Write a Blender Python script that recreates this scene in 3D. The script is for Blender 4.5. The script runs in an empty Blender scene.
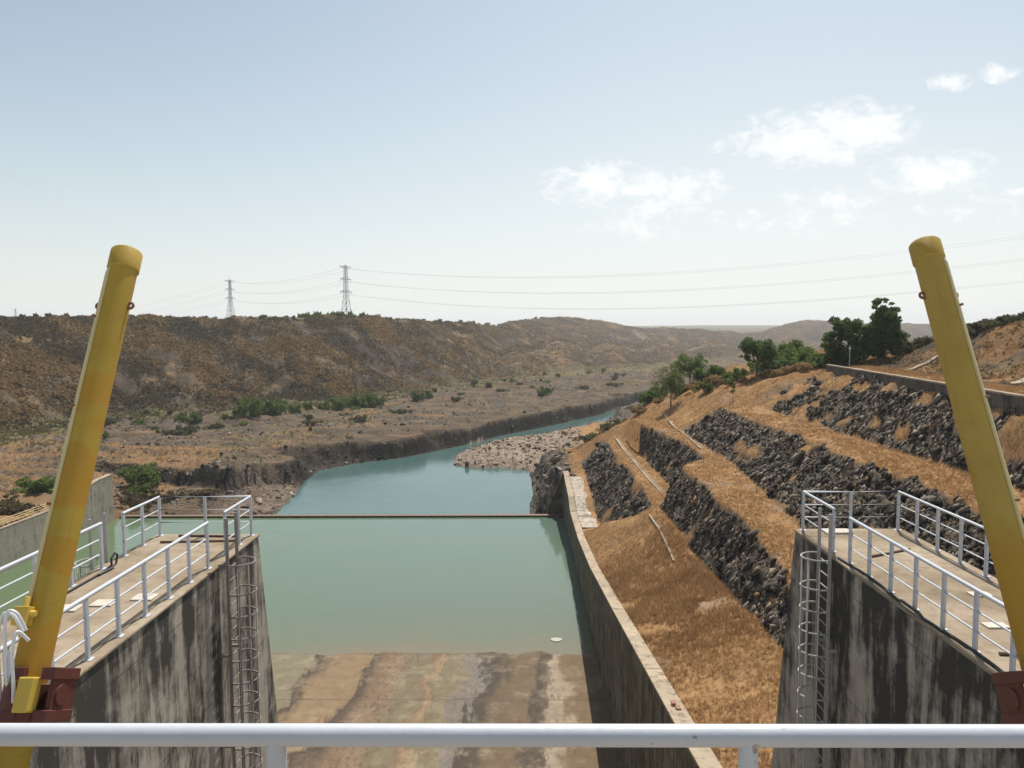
import bpy, bmesh, math, random
import numpy as np
from mathutils import Vector, Matrix

random.seed(7)
rng = np.random.default_rng(7)
scene = bpy.context.scene
COL = scene.collection
R = math.radians

# All heights are measured from the eye of the photographer (z = 0), x to the
# right, y straight down the spillway channel.
WATER = -32.9        # water in the stilling basin
RIVER = -34.0        # water in the river beyond the sill
WALL_X = 7.45        # face of the right channel wall
LEFT_X = -71.7       # face of the left channel wall
SUN_EL, SUN_AZ = 60.0, 18.0

# ------------------------------------------------------------------ helpers
def smooth(a, b, x):
    t = np.clip((x - a) / (b - a), 0, 1)
    return t * t * (3 - 2 * t)

def _hash(ix, iy, seed):
    h = (ix.astype(np.int64) * 374761393 + iy.astype(np.int64) * 668265263 + seed * 1442695041) & 0xFFFFFFFF
    h = ((h ^ (h >> 13)) * 1274126177) & 0xFFFFFFFF
    h = (h ^ (h >> 16)) & 0xFFFFFFFF
    return h

def _rand(ix, iy, seed):
    return _hash(ix, iy, seed) / 4294967295.0

def perlin(x, y, seed=0):
    ix = np.floor(x).astype(np.int64); iy = np.floor(y).astype(np.int64)
    fx = x - ix; fy = y - iy
    u = fx * fx * fx * (fx * (fx * 6 - 15) + 10); v = fy * fy * fy * (fy * (fy * 6 - 15) + 10)
    def g(dx, dy):
        a = _rand(ix + dx, iy + dy, seed) * 2 * np.pi
        return np.cos(a) * (fx - dx) + np.sin(a) * (fy - dy)
    n0 = g(0, 0) * (1 - u) + g(1, 0) * u
    n1 = g(0, 1) * (1 - u) + g(1, 1) * u
    return (n0 * (1 - v) + n1 * v) * 1.4

def fbm(x, y, octaves=4, seed=0, gain=0.5):
    s = 0; a = 1.0; f = 1.0; tot = 0
    for i in range(octaves):
        s = s + a * perlin(x * f + 17.3 * i, y * f - 9.1 * i, seed + i * 31)
        tot += a; a *= gain; f *= 2.03
    return s / tot

def worley(x, y, seed=0):
    """distance to the nearest cell point and that cell's random value"""
    ix = np.floor(x).astype(np.int64); iy = np.floor(y).astype(np.int64)
    best = np.full(x.shape, 9.0); val = np.zeros(x.shape)
    for dx in (-1, 0, 1):
        for dy in (-1, 0, 1):
            cx = ix + dx; cy = iy + dy
            px = cx + _rand(cx, cy, seed); py = cy + _rand(cx, cy, seed + 5)
            d = np.hypot(px - x, py - y)
            m = d < best
            best = np.where(m, d, best); val = np.where(m, _rand(cx, cy, seed + 9), val)
    return best, val

def link(o, parent=None):
    COL.objects.link(o)
    if parent is not None: o.parent = parent
    return o

def tag(o, label=None, cat=None, group=None, kind=None):
    if label: o['label'] = label
    if cat: o['category'] = cat
    if group: o['group'] = group
    if kind: o['kind'] = kind
    return o

def empty(name, loc, label=None, cat=None, group=None):
    o = bpy.data.objects.new(name, None)
    o.empty_display_size = .3
    o.location = loc
    link(o)
    return tag(o, label, cat, group)

def mesh_from_arrays(name, verts, faces, mat, parent=None, smooth_shade=False, attrs=None):
    """faces: (n,k) int array with a fixed number of corners"""
    verts = np.asarray(verts, np.float32); faces = np.asarray(faces, np.int32)
    me = bpy.data.meshes.new(name)
    n, k = faces.shape
    me.vertices.add(len(verts)); me.vertices.foreach_set('co', verts.ravel())
    me.loops.add(n * k); me.loops.foreach_set('vertex_index', faces.ravel())
    me.polygons.add(n); me.polygons.foreach_set('loop_start', np.arange(0, n * k, k, dtype=np.int32))
    me.polygons.foreach_set('loop_total', np.full(n, k, np.int32))
    if smooth_shade: me.polygons.foreach_set('use_smooth', np.ones(n, bool))
    for an, av in (attrs or {}).items():
        at = me.attributes.new(an, 'FLOAT', 'POINT')
        at.data.foreach_set('value', np.asarray(av, np.float32))
    me.update(calc_edges=True); me.validate()
    if mat: me.materials.append(mat)
    o = bpy.data.objects.new(name, me)
    return link(o, parent)

class MB:
    """collects shapes and links them as ONE mesh object"""
    def __init__(self): self.v = []; self.f = []; self.s = []
    def add(self, vs, fs, sm=False):
        b = len(self.v); self.v += [tuple(p) for p in vs]
        for f in fs: self.f.append([b + i for i in f]); self.s.append(sm)
        return self
    def box(self, x0, x1, y0, y1, z0, z1, M=None):
        vs = [Vector(p) for p in ((x0,y0,z0),(x1,y0,z0),(x1,y1,z0),(x0,y1,z0),(x0,y0,z1),(x1,y0,z1),(x1,y1,z1),(x0,y1,z1))]
        if M is not None: vs = [M @ p for p in vs]
        return self.add(vs, [(0,3,2,1),(4,5,6,7),(0,1,5,4),(1,2,6,5),(2,3,7,6),(3,0,4,7)])
    def tube(self, pts, r, n=8, cap=True, closed=False):
        pts = [Vector(p) for p in pts]; m = len(pts)
        rs = r if isinstance(r, (list, tuple)) else [r] * m
        rings = []; prev = None
        for i, p in enumerate(pts):
            if closed: d = pts[(i + 1) % m] - pts[i - 1]
            elif i == 0: d = pts[1] - p
            elif i == m - 1: d = p - pts[i - 1]
            else: d = (pts[i + 1] - p).normalized() + (p - pts[i - 1]).normalized()
            d.normalize()
            if prev is None:
                a = Vector((0, 0, 1)) if abs(d.z) < .9 else Vector((1, 0, 0))
                u = d.cross(a).normalized()
            else:
                u = (prev - d * prev.dot(d)).normalized()
            prev = u; w = d.cross(u)
            rings.append([p + (u * math.cos(t) + w * math.sin(t)) * rs[i] for t in [2 * math.pi * k / n for k in range(n)]])
        vs = [q for rg in rings for q in rg]; fs = []
        for i in range(m if closed else m - 1):
            j = (i + 1) % m
            for k in range(n):
                k2 = (k + 1) % n
                fs.append((i*n+k, i*n+k2, j*n+k2, j*n+k))
        self.add(vs, fs, True)
        if cap and not closed:
            b = len(self.v) - len(vs)
            self.f.append([b + k for k in reversed(range(n))]); self.s.append(False)
            self.f.append([b + (m-1)*n + k for k in range(n)]); self.s.append(False)
        return self
    def prism(self, outline, axis, a, b):
        """extrude a 2D outline along axis (0,1,2) from a to b"""
        def p3(q, t):
            l = list(q); l.insert(axis, t); return tuple(l)
        n = len(outline)
        vs = [p3(q, a) for q in outline] + [p3(q, b) for q in outline]
        fs = [tuple(range(n)), tuple(range(2*n-1, n-1, -1))]
        fs += [(i, n+i, n+(i+1) % n, (i+1) % n) for i in range(n)]
        return self.add(vs, fs)
    def build(self, name, mat, parent=None, bevel=0.0, loc=None):
        me = bpy.data.meshes.new(name)
        me.from_pydata(self.v, [], self.f)
        me.polygons.foreach_set('use_smooth', self.s)
        bm = bmesh.new(); bm.from_mesh(me)
        bmesh.ops.recalc_face_normals(bm, faces=bm.faces)
        if bevel:
            es = [e for e in bm.edges if len(e.link_faces) == 2 and e.calc_face_angle(0) > .6 and not (e.link_faces[0].smooth and e.link_faces[1].smooth)]
            bmesh.ops.bevel(bm, geom=es, offset=bevel, segments=2, affect='EDGES', profile=.5)
        for ed in bm.edges:
            if len(ed.link_faces) == 2 and ed.calc_face_angle(0) > .65: ed.smooth = False
        bm.to_mesh(me); bm.free()
        me.update()
        if mat: me.materials.append(mat)
        o = bpy.data.objects.new(name, me); link(o, parent)
        if loc is not None: o.location = loc
        if parent is not None and parent.type == 'EMPTY':
            o.location = -Vector(parent.location)       # shapes are written in world metres
        return o

# ---------------------------------------------------------------- materials
class NT:
    def __init__(self, name):
        self.m = bpy.data.materials.new(name); self.m.use_nodes = True
        self.t = self.m.node_tree; self.n = self.t.nodes
        self.b = self.n['Principled BSDF']
        self.coord = None
    def w(self, a, b): self.t.links.new(a, b)
    def new(self, t): return self.n.new(t)
    def obj(self):
        if not self.coord: self.coord = self.new('ShaderNodeNewGeometry').outputs['Position']
        return self.coord
    def local(self): return self.new('ShaderNodeTexCoord').outputs['Object']
    def put(self, sock, v):
        if isinstance(v, bpy.types.NodeSocket): self.w(v, sock)
        elif v is not None:
            if isinstance(v, (tuple, list)) and len(v) == 3 and len(sock.default_value) == 4: v = (*v, 1)
            sock.default_value = v
    def mapv(self, scale=(1,1,1), rot=(0,0,0), vec=None, loc=(0,0,0)):
        m = self.new('ShaderNodeMapping'); self.w(vec or self.obj(), m.inputs[0])
        m.inputs['Scale'].default_value = scale; m.inputs['Rotation'].default_value = rot; m.inputs['Location'].default_value = loc
        return m.outputs[0]
    def noise(self, scale, detail=4, rough=.55, vec=None, dist=0):
        k = self.new('ShaderNodeTexNoise'); self.w(vec or self.obj(), k.inputs['Vector'])
        k.inputs['Scale'].default_value = scale; k.inputs['Detail'].default_value = detail
        k.inputs['Roughness'].default_value = rough; k.inputs['Distortion'].default_value = dist
        return k.outputs['Fac']
    def voro(self, scale, vec=None, feature='F1', out='Distance'):
        k = self.new('ShaderNodeTexVoronoi'); k.feature = feature; self.w(vec or self.obj(), k.inputs['Vector'])
        k.inputs['Scale'].default_value = scale
        return k.outputs[out]
    def ramp(self, fac, stops, interp='LINEAR'):
        k = self.new('ShaderNodeValToRGB'); self.w(fac, k.inputs[0]); k.color_ramp.interpolation = interp
        e = k.color_ramp.elements
        while len(e) < len(stops): e.new(.5)
        for el, (p, c) in zip(e, stops):
            el.position = p; el.color = (c, c, c, 1) if isinstance(c, (int, float)) else (*c, 1)
        return k.outputs[0]
    def mix(self, fac, a, b, mode='MIX'):
        k = self.new('ShaderNodeMix'); k.data_type = 'RGBA'; k.blend_type = mode
        self.put(k.inputs[0], fac); self.put(k.inputs[6], a); self.put(k.inputs[7], b)
        return k.outputs[2]
    def math(self, op, a, b=None, clamp=False):
        k = self.new('ShaderNodeMath'); k.operation = op; k.use_clamp = clamp
        self.put(k.inputs[0], a); self.put(k.inputs[1], b)
        return k.outputs[0]
    def xyz(self, vec=None):
        k = self.new('ShaderNodeSeparateXYZ'); self.w(vec or self.obj(), k.inputs[0]); return k.outputs
    def attr(self, name):
        k = self.new('ShaderNodeAttribute'); k.attribute_name = name; return k.outputs['Fac']
    def rng(self, v, a, b, c=0, d=1, smooth=False):
        k = self.new('ShaderNodeMapRange'); self.put(k.inputs[0], v)
        if smooth: k.interpolation_type = 'SMOOTHSTEP'
        for i, q in enumerate((a, b, c, d)): k.inputs[1 + i].default_value = q
        return k.outputs[0]
    def bump(self, h, strength=.5, dist=.05, normal=None):
        k = self.new('ShaderNodeBump'); self.put(k.inputs['Height'], h)
        k.inputs['Strength'].default_value = strength; k.inputs['Distance'].default_value = dist
        if normal: self.w(normal, k.inputs['Normal'])
        return k.outputs[0]
    def done(self, color=None, rough=None, normal=None, metal=None, spec=None):
        self.put(self.b.inputs['Base Color'], color); self.put(self.b.inputs['Roughness'], rough)
        if normal: self.w(normal, self.b.inputs['Normal'])
        if metal is not None: self.b.inputs['Metallic'].default_value = metal
        if spec is not None: self.put(self.b.inputs['Specular IOR Level'], spec)
        return self.m

def m_paint(name, col, rough=.4, wear=(.25,.13,.06), wear_amt=.06, var=.08):
    t = NT(name)
    n1 = t.noise(3, 5); n2 = t.noise(22, 4)
    c = t.mix(t.ramp(n1, [(.3, 0.0), (.75, 1.0)]), tuple(q * (1 - var) for q in col), tuple(min(1, q * (1 + var)) for q in col))
    spots = t.ramp(t.math('ADD', t.math('MULTIPLY', n2, .6), t.math('MULTIPLY', n1, .4)), [(.66 - wear_amt, 0.0), (.70 - wear_amt, 1.0)])
    c = t.mix(t.math('MULTIPLY', spots, .75), c, wear)
    return t.done(c, t.ramp(n2, [(.3, rough), (.8, min(1, rough + .25))]), t.bump(n2, .12, .01))

def m_concrete(name, base, dark, streak=.5, top=None, lift=3.0, patch=.5, seed=0):
    """board-marked concrete with black water streaks running down from the edge"""
    t = NT(name); p = t.obj()
    pn = t.mapv((1, 1, 1), vec=p, loc=(seed * 7.7, seed * 3.1, 0))
    big = t.noise(.35, 5, .6, pn); mid = t.noise(2.2, 6, .65, pn); fine = t.noise(30, 4, .6, pn)
    c = t.mix(t.ramp(big, [(.3, 0.0), (.7, 1.0)]), tuple(q * .8 for q in base), tuple(q * 1.12 for q in base))
    c = t.mix(t.math('MULTIPLY', t.ramp(mid, [(.4, 0.0), (.75, 1.0)]), patch), c, (base[0] * .55, base[1] * .52, base[2] * .48))
    st = t.noise(1.15, 6, .68, t.mapv((1.3, 1.3, .10), vec=pn), dist=.5)
    st2 = t.noise(3.5, 5, .7, t.mapv((1.0, 1.0, .16), vec=pn))
    blot = t.noise(.8, 7, .72, pn)
    s = t.math('ADD', t.math('MULTIPLY', st, .48), t.math('ADD', t.math('MULTIPLY', st2, .26), t.math('MULTIPLY', blot, .38)))
    if top is not None:
        z = t.xyz(p)[2]
        s = t.math('ADD', s, t.rng(z, top - lift, top, -.03, .06))
    k = .68 - .20 * streak
    mask = t.ramp(s, [(k - .07, 0.0), (k + .035, .93)])
    c = t.mix(mask, c, dark)
    z = t.xyz(p)[2]
    joint = t.math('LESS_THAN', t.math('ABSOLUTE', t.math('SUBTRACT', t.math('FRACT', t.math('DIVIDE', z, 2.4)), .5)), .006)
    c = t.mix(t.math('MULTIPLY', joint, .5), c, (.05, .047, .04))
    h = t.math('ADD', t.math('MULTIPLY', fine, .4), t.math('MULTIPLY', mid, .8))
    return t.done(c, .92, t.bump(h, .35, .03), spec=.2)

def m_deck(name):
    t = NT(name)
    a = t.noise(.6, 6, .65); b = t.noise(4, 6, .6); f = t.noise(45, 3)
    c = t.ramp(a, [(.3, (.17, .128, .088)), (.46, (.275, .215, .15)), (.6, (.34, .275, .20)), (.75, (.41, .345, .265))])
    c = t.mix(t.math('MULTIPLY', t.ramp(b, [(.48, 0.0), (.66, 1.0)]), .55), c, (.19, .14, .09))
    c = t.mix(t.math('MULTIPLY', t.ramp(f, [(.55, 0.0), (.75, 1.0)]), .3), c, (.14, .11, .08))
    return t.done(c, .95, t.bump(t.math('ADD', b, t.math('MULTIPLY', f, .4)), .3, .02), spec=.15)

def m_flat(name, col, rough=.7, metal=0.0, var=.15, scale=6):
    t = NT(name); n = t.noise(scale, 5)
    c = t.mix(t.ramp(n, [(.3, 0.0), (.7, 1.0)]), tuple(q * (1 - var) for q in col), tuple(q * (1 + var) for q in col))
    return t.done(c, rough, t.bump(n, .15, .01), metal=metal)

def m_leaf(name, cols, trans=.3):
    t = NT(name)
    g = t.new('ShaderNodeNewGeometry')
    rnd = g.outputs['Random Per Island']
    c = t.ramp(rnd, [(i / (len(cols) - 1), q) for i, q in enumerate(cols)])
    n = t.noise(.45, 5, .65)
    c = t.mix(t.math('MULTIPLY', t.ramp(n, [(.42, 0.0), (.62, 1.0)]), .45), c, cols[0])
    t.done(c, .75, spec=.15)
    tr = t.new('ShaderNodeBsdfTranslucent'); t.w(c, tr.inputs[0])
    mx = t.new('ShaderNodeMixShader'); mx.inputs[0].default_value = trans
    t.w(t.b.outputs[0], mx.inputs[1]); t.w(tr.outputs[0], mx.inputs[2])
    t.w(mx.outputs[0], t.n['Material Output'].inputs[0])
    return t.m

def m_yellow(name, stain, z1=5.0, tone=1.0):
    t = NT(name)
    loc = t.local(); z = t.xyz(loc)[2]
    n = t.noise(1.6, 4, .55, t.mapv((1, 1, .8), vec=loc)); f = t.noise(14, 5, .6, loc)
    c = t.ramp(n, [(.3, (.36, .225, .026 + .08 * (1 - tone))), (.55, (.42, .27, .036 + .10 * (1 - tone))), (.75, (.45, .30, .054 + .09 * (1 - tone)))])
    # darker ochre touch-up coats, in bands along the barrel
    bands = t.noise(.9, 2, .4, t.mapv((.5, .5, 1.0), vec=loc, loc=(3.1, 0, stain)))
    m = t.ramp(t.math('ADD', bands, t.math('MULTIPLY', t.math('SUBTRACT', f, .5), .05)), [(.475, 0.0), (.50, 1.0)])
    up = t.rng(z, z1, z1 + .5, 1, 0)
    c = t.mix(t.math('MULTIPLY', t.math('MULTIPLY', m, up), .8), c, (.42, .215, .022))
    run = t.noise(5, 5, .7, t.mapv((1, 1, .06), vec=loc))
    c = t.mix(t.math('MULTIPLY', t.ramp(run, [(.58, 0.0), (.72, 1.0)]), .45), c, (.27, .15, .035))
    c = t.mix(t.math('MULTIPLY', t.ramp(f, [(.62, 0.0), (.72, 1.0)]), .5), c, (.24, .13, .03))
    return t.done(c, t.ramp(f, [(.3, .55), (.7, .75)]), t.bump(f, .08, .01), spec=.3)

def m_terrain():
    t = NT('ground_cover'); p = t.obj()
    rock, dry, green, pale, scrub, grey = (t.attr(a) for a in ('rock', 'dry', 'green', 'pale', 'scrub', 'grey'))
    n0 = t.noise(.025, 6, .62); n1 = t.noise(.16, 6, .62); n2 = t.noise(.9, 8, .7); n3 = t.noise(5.0, 4, .6)
    # bare brown soil
    soil = t.ramp(n1, [(.28, (.050, .038, .028)), (.5, (.105, .076, .051)), (.72, (.19, .135, .086))])
    soil = t.mix(t.math('MULTIPLY', t.ramp(n2, [(.48, 0.0), (.68, 1.0)]), .65), soil, (.06, .048, .04))
    # scrub hillside: dry brush, dark burnt patches
    hill = t.ramp(n1, [(.32, (.036, .030, .023)), (.46, (.078, .059, .041)), (.55, (.145, .098, .055)), (.68, (.28, .185, .09))])
    hill = t.mix(t.ramp(n0, [(.35, 0.0), (.65, .75)]), hill, t.ramp(n2, [(.35, (.024, .022, .020)), (.62, (.085, .062, .044))]))
    hill = t.mix(t.math('MULTIPLY', t.ramp(t.noise(.011, 5, .6), [(.48, 0.0), (.56, 1.0)]), .65), hill, (.045, .038, .032))
    hill = t.mix(t.math('MULTIPLY', t.ramp(n2, [(.5, 0.0), (.7, 1.0)]), .5), hill, (.05, .04, .03))
    c = t.mix(scrub, soil, hill)
    # dry grass
    grass = t.ramp(n2, [(.28, (.165, .092, .042)), (.5, (.29, .165, .074)), (.72, (.38, .235, .11))])
    grass = t.mix(t.math('MULTIPLY', t.ramp(n1, [(.5, 0.0), (.72, 1.0)]), .45), grass, (.27, .15, .068))
    c = t.mix(dry, c, grass)
    gr = t.ramp(n2, [(.3, (.10, .11, .035)), (.7, (.21, .19, .07))])
    c = t.mix(t.math('MULTIPLY', green, t.ramp(n1, [(.3, .4), (.6, 1.0)])), c, gr)
    c = t.mix(grey, c, t.ramp(n3, [(.3, (.15, .13, .115)), (.7, (.27, .24, .21))]))
    # dark broken basalt
    vr = t.voro(1.9, t.mapv((1, 1, .7)), out='Color'); vd = t.voro(1.9, t.mapv((1, 1, .7)))
    vr2 = t.voro(5.0, out='Color')
    k = t.xyz(vr)[0]; k2 = t.xyz(vr2)[1]
    rk = t.ramp(t.math('ADD', t.math('MULTIPLY', k, .55), t.math('MULTIPLY', k2, .45)), [(.15, (.020, .018, .016)), (.5, (.065, .056, .047)), (.85, (.19, .165, .135))])
    rk = t.mix(t.math('MULTIPLY', t.ramp(n2, [(.5, 0.0), (.68, 1.0)]), .55), rk, (.19, .12, .065))
    c = t.mix(rock, c, rk)
    c = t.mix(t.math('MULTIPLY', t.attr('cliff'), .95), c, t.ramp(n2, [(.35, (.008, .0075, .007)), (.65, (.030, .026, .022))]))  # overhang shade of the river cliff, painted near-black into the rock colour
    # pale river-worn slabs
    pl = t.ramp(t.math('ADD', t.math('MULTIPLY', k, .4), t.math('MULTIPLY', n2, .6)), [(.25, (.085, .062, .046)), (.5, (.225, .168, .125)), (.8, (.36, .285, .225))])
    c = t.mix(pale, c, pl)
    h = t.math('ADD', t.math('MULTIPLY', n2, .9), t.math('MULTIPLY', n3, .35))
    hr = t.math('ADD', h, t.math('MULTIPLY', t.math('MULTIPLY', vd, rock), -1.2))
    soft = t.math('SUBTRACT', 1.0, t.math('MULTIPLY', dry, .75))
    return t.done(c, .97, t.bump(t.math('MULTIPLY', hr, soft), .55, .35), spec=.1)

def m_water(name, river):
    t = NT(name); p = t.obj(); x, y, z = t.xyz(p)
    wob = t.noise(.06, 4, .6, t.mapv((1, 1.6, 1)))
    if river:
        c = t.ramp(wob, [(.3, (.052, .108, .102)), (.7, (.070, .130, .120))])
        rough = .14; bs = .12
    else:
        yy = t.math('ADD', y, t.math('MULTIPLY', t.math('SUBTRACT', wob, .5), 8))
        f = t.rng(yy, 74, 131)
        c = t.ramp(f, [(0.0, (.17, .145, .085)), (.05, (.142, .146, .092)), (.16, (.118, .148, .098)), (.5, (.112, .156, .110)), (1.0, (.098, .155, .122))])
        side = t.rng(x, -16, -52)
        c = t.mix(t.math('MULTIPLY', side, .8), c, (.10, .15, .07))
        sp = t.noise(1.3, 5, .7)
        c = t.mix(t.math('MULTIPLY', t.math('MULTIPLY', t.ramp(sp, [(.5, 0.0), (.62, 1.0)]), t.rng(yy, 75, 81, 1, 0)), .6), c, (.20, .15, .085))
        silt = t.noise(.09, 6, .6, t.mapv((.5, 1.6, 1)), dist=.8)
        c = t.mix(t.math('MULTIPLY', t.ramp(silt, [(.45, 0.0), (.65, 1.0)]), .35), c, (.135, .15, .10))
        rough = .09; bs = .10
    r1 = t.noise(1.3, 3, .5, t.mapv((1, .45, 1))); r2 = t.noise(.16, 3)
    b = t.bump(t.math('ADD', r1, t.math('MULTIPLY', r2, 1.5)), bs, .2)
    return t.done(c, rough, b, spec=.5)

def m_apron():
    """concrete apron with silt and algae bands drawn out along the flow"""
    t = NT('silted_concrete'); p = t.obj(); x, y, z = t.xyz(p)
    wob = t.noise(.17, 7, .66, t.mapv((1, .45, 1)))
    wf = t.noise(1.6, 5, .65, t.mapv((1, .3, 1)))
    u = t.math('ADD', x, t.math('MULTIPLY', t.math('SUBTRACT', y, 75), -.075))
    u = t.math('ADD', u, t.math('MULTIPLY', t.math('SUBTRACT', wob, .5), 8.5))
    u = t.math('ADD', u, t.math('MULTIPLY', t.math('SUBTRACT', wf, .5), 2.8))
    W = 29.5; f = t.math('DIVIDE', t.math('ADD', u, 22.0), W)
    def at(X): return (X + 22.0) / W
    tan = (.205, .135, .070); olive = (.148, .118, .066); dk = (.042, .03, .02)
    brown = (.135, .086, .043); red = (.16, .102, .056); grey = (.155, .128, .104)
    st = [(0, (.17, .145, .088)), (at(-20.9), (.18, .15, .09)), (at(-20.4), dk), (at(-19.6), (.15, .10, .055)), (at(-19.0), tan), (at(-15.6), tan), (at(-15.0), dk),
          (at(-14.3), (.10, .065, .04)), (at(-13.5), red), (at(-11.4), (.20, .128, .078)), (at(-10.7), olive), (at(-8.6), olive), (at(-8.2), red), (at(-7.5), (.26, .17, .09)), (at(-7.1), olive),
          (at(-5.2), (.18, .145, .08)), (at(-4.8), grey), (at(-3.5), grey), (at(-3.0), dk), (at(-2.2), (.055, .038, .022)), (at(-1.0), (.115, .075, .04)), (at(.9), (.13, .085, .045)), (at(1.7), dk),
          (at(2.8), (.10, .068, .04)), (at(3.3), (.28, .22, .155)), (at(4.2), (.24, .18, .12)), (at(4.8), brown), (1, brown)]
    # a ramp holds 32 stops
    c = t.ramp(f, st)
    sp = t.noise(3.2, 6, .75, t.mapv((1, .35, 1)))
    band = t.math('MULTIPLY', t.rng(u, -14.4, -13.4), t.rng(u, -9.6, -10.6))
    band2 = t.math('MULTIPLY', t.rng(u, -9.0, -8.4), t.rng(u, -2.6, -3.4))
    spot = t.ramp(sp, [(.52, 0.0), (.60, 1.0)])
    c = t.mix(t.math('MULTIPLY', spot, t.math('ADD', t.math('MULTIPLY', band, .8), t.math('MULTIPLY', band2, .4))), c, (.085, .05, .03))
    n = t.noise(.9, 7, .7); c = t.mix(t.math('MULTIPLY', t.ramp(n, [(.45, 0.0), (.75, 1.0)]), .5), c, (.10, .075, .05))
    c = t.mix(t.math('MULTIPLY', t.ramp(t.noise(.5, 6, .7), [(.52, 0.0), (.72, 1.0)]), .5), c, (.34, .27, .18))
    j1 = t.math('LESS_THAN', t.math('ABSOLUTE', t.math('SUBTRACT', y, 63.6)), .10)
    j2 = t.math('LESS_THAN', t.math('ABSOLUTE', t.math('SUBTRACT', y, 73.4)), .12)
    c = t.mix(t.math('MULTIPLY', t.math('ADD', j1, j2, True), .6), c, (.09, .065, .045))
    return t.done(c, t.ramp(n, [(.3, .55), (.7, .9)]), t.bump(t.math('ADD', sp, n), .4, .08), spec=.25)

M = {}
M['white'] = m_paint('white_rail_paint', (.50, .52, .555), .42, (.22, .15, .10), .02, .05)
M['primer'] = m_paint('rusty_primer', (.23, .19, .17), .6, (.13, .07, .045), .05, .15)
M['galv'] = m_paint('worn_white_ladder_paint', (.36, .335, .31), .5, (.2, .12, .085), .05, .12)
M['pierL'] = m_concrete('streaked_concrete', (.47, .415, .335), (.04, .036, .031), .36, -5.5, 6, .5, 1)
M['pierR'] = m_concrete('blackened_concrete', (.42, .37, .305), (.03, .028, .025), .40, -5.5, 7, .6, 4)
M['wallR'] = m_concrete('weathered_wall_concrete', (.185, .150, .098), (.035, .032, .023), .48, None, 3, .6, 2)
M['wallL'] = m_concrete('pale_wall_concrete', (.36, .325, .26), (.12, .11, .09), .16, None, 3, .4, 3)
M['deck'] = m_deck('sunbaked_deck_concrete')
M['yellowL'] = m_yellow('yellow_barrel_paint', .0)
M['yellowR'] = m_yellow('faded_yellow_barrel_paint', 7.4, 2.0, .85)
M['yellow2'] = m_paint('yellow_fitting_paint', (.60, .40, .06), .45, (.2, .1, .03), .04)
M['pipe'] = m_paint('pale_yellow_pipe_paint', (.62, .50, .24), .45, (.3, .18, .06), .02)
M['red'] = m_paint('red_oxide_paint', (.115, .030, .020), .5, (.07, .03, .02), .05, .2)
M['rust'] = m_flat('rusty_steel', (.20, .085, .035), .7)
M['hose'] = m_flat('white_hose_rubber', (.70, .70, .70), .45, var=.05)
M['black'] = m_flat('black_rubber', (.02, .02, .02), .6)
M['steel'] = m_flat('galvanised_tower_steel', (.42, .42, .43), .5, .3, .1, .5)
M['wire'] = m_flat('wire_aluminium', (.30, .31, .32), .5, .3, .05, .5)
M['bars'] = m_flat('brown_steel_bar', (.18, .11, .07), .7)
M['plate'] = m_flat('pale_cover_plate', (.50, .45, .38), .7, var=.1)
M['slab'] = m_concrete('pale_slab_concrete', (.50, .43, .35), (.16, .12, .09), .35, None, 3, .5, 6)
M['drain'] = m_concrete('drain_concrete', (.40, .32, .23), (.13, .10, .07), .2, None, 3, .4, 8)
M['parapet'] = m_concrete('grey_parapet_concrete', (.15, .132, .112), (.04, .036, .03), .4, None, 3, .5, 9)
M['brick'] = m_flat('red_brick', (.30, .15, .10), .9)
M['foam'] = m_flat('pale_driftwood', (.42, .40, .33), .9)
M['bark'] = m_flat('tree_bark', (.12, .085, .06), .95, var=.35, scale=4)
M['leaf_dark'] = m_leaf('dark_green_leaves', [(.060, .095, .026), (.105, .155, .045), (.155, .21, .068)], .5)
M['leaf_mid'] = m_leaf('fresh_green_leaves', [(.075, .115, .026), (.115, .165, .040), (.165, .215, .060)], .5)
M['leaf_light'] = m_leaf('thin_light_green_leaves', [(.085, .105, .034), (.13, .155, .052), (.18, .195, .072)], .5)
M['leaf_dull'] = m_leaf('dull_olive_leaves', [(.06, .066, .028), (.095, .095, .04), (.135, .12, .056)], .4)
M['straw'] = m_leaf('dry_grass_blades', [(.19, .098, .042), (.38, .210, .090), (.48, .30, .142), (.57, .42, .24)], .4)
M['hill_straw'] = m_leaf('orange_brown_tussocks', [(.18, .11, .048), (.31, .205, .092), (.45, .32, .165)], .35)
M['brush'] = m_leaf('dry_brush_twigs', [(.065, .055, .036), (.10, .082, .050), (.135, .11, .058), (.20, .15, .08)], .35)
M['weed'] = m_leaf('green_weed_blades', [(.10, .10, .032), (.155, .145, .05), (.21, .18, .075)], .3)
M['ground'] = m_terrain()
M['basin'] = m_water('green_basin_water', False)
M['river'] = m_water('teal_river_water', True)
M['apron'] = m_apron()
t = NT('dark_basalt')
k = t.new('ShaderNodeNewGeometry').outputs['Random Per Island']
c_ = t.ramp(k, [(0, (.018, .016, .014)), (.45, (.054, .046, .038)), (.76, (.125, .107, .088)), (.93, (.28, .245, .20)), (1, (.30, .19, .10))])
M['rubble'] = t.done(t.mix(t.math('MULTIPLY', t.ramp(t.noise(3, 5, .7), [(.5, 0.0), (.7, 1.0)]), .4), c_, (.16, .11, .07)), .95, t.bump(t.noise(4, 5, .7), .5, .1), spec=.15)
t = NT('pale_boulders')
k = t.new('ShaderNodeNewGeometry').outputs['Random Per Island']
M['pale_rock'] = t.done(t.ramp(k, [(0, (.085, .062, .046)), (.5, (.20, .15, .112)), (1, (.34, .27, .21))]), .95, t.bump(t.noise(3, 5, .7), .5, .1), spec=.15)

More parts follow.
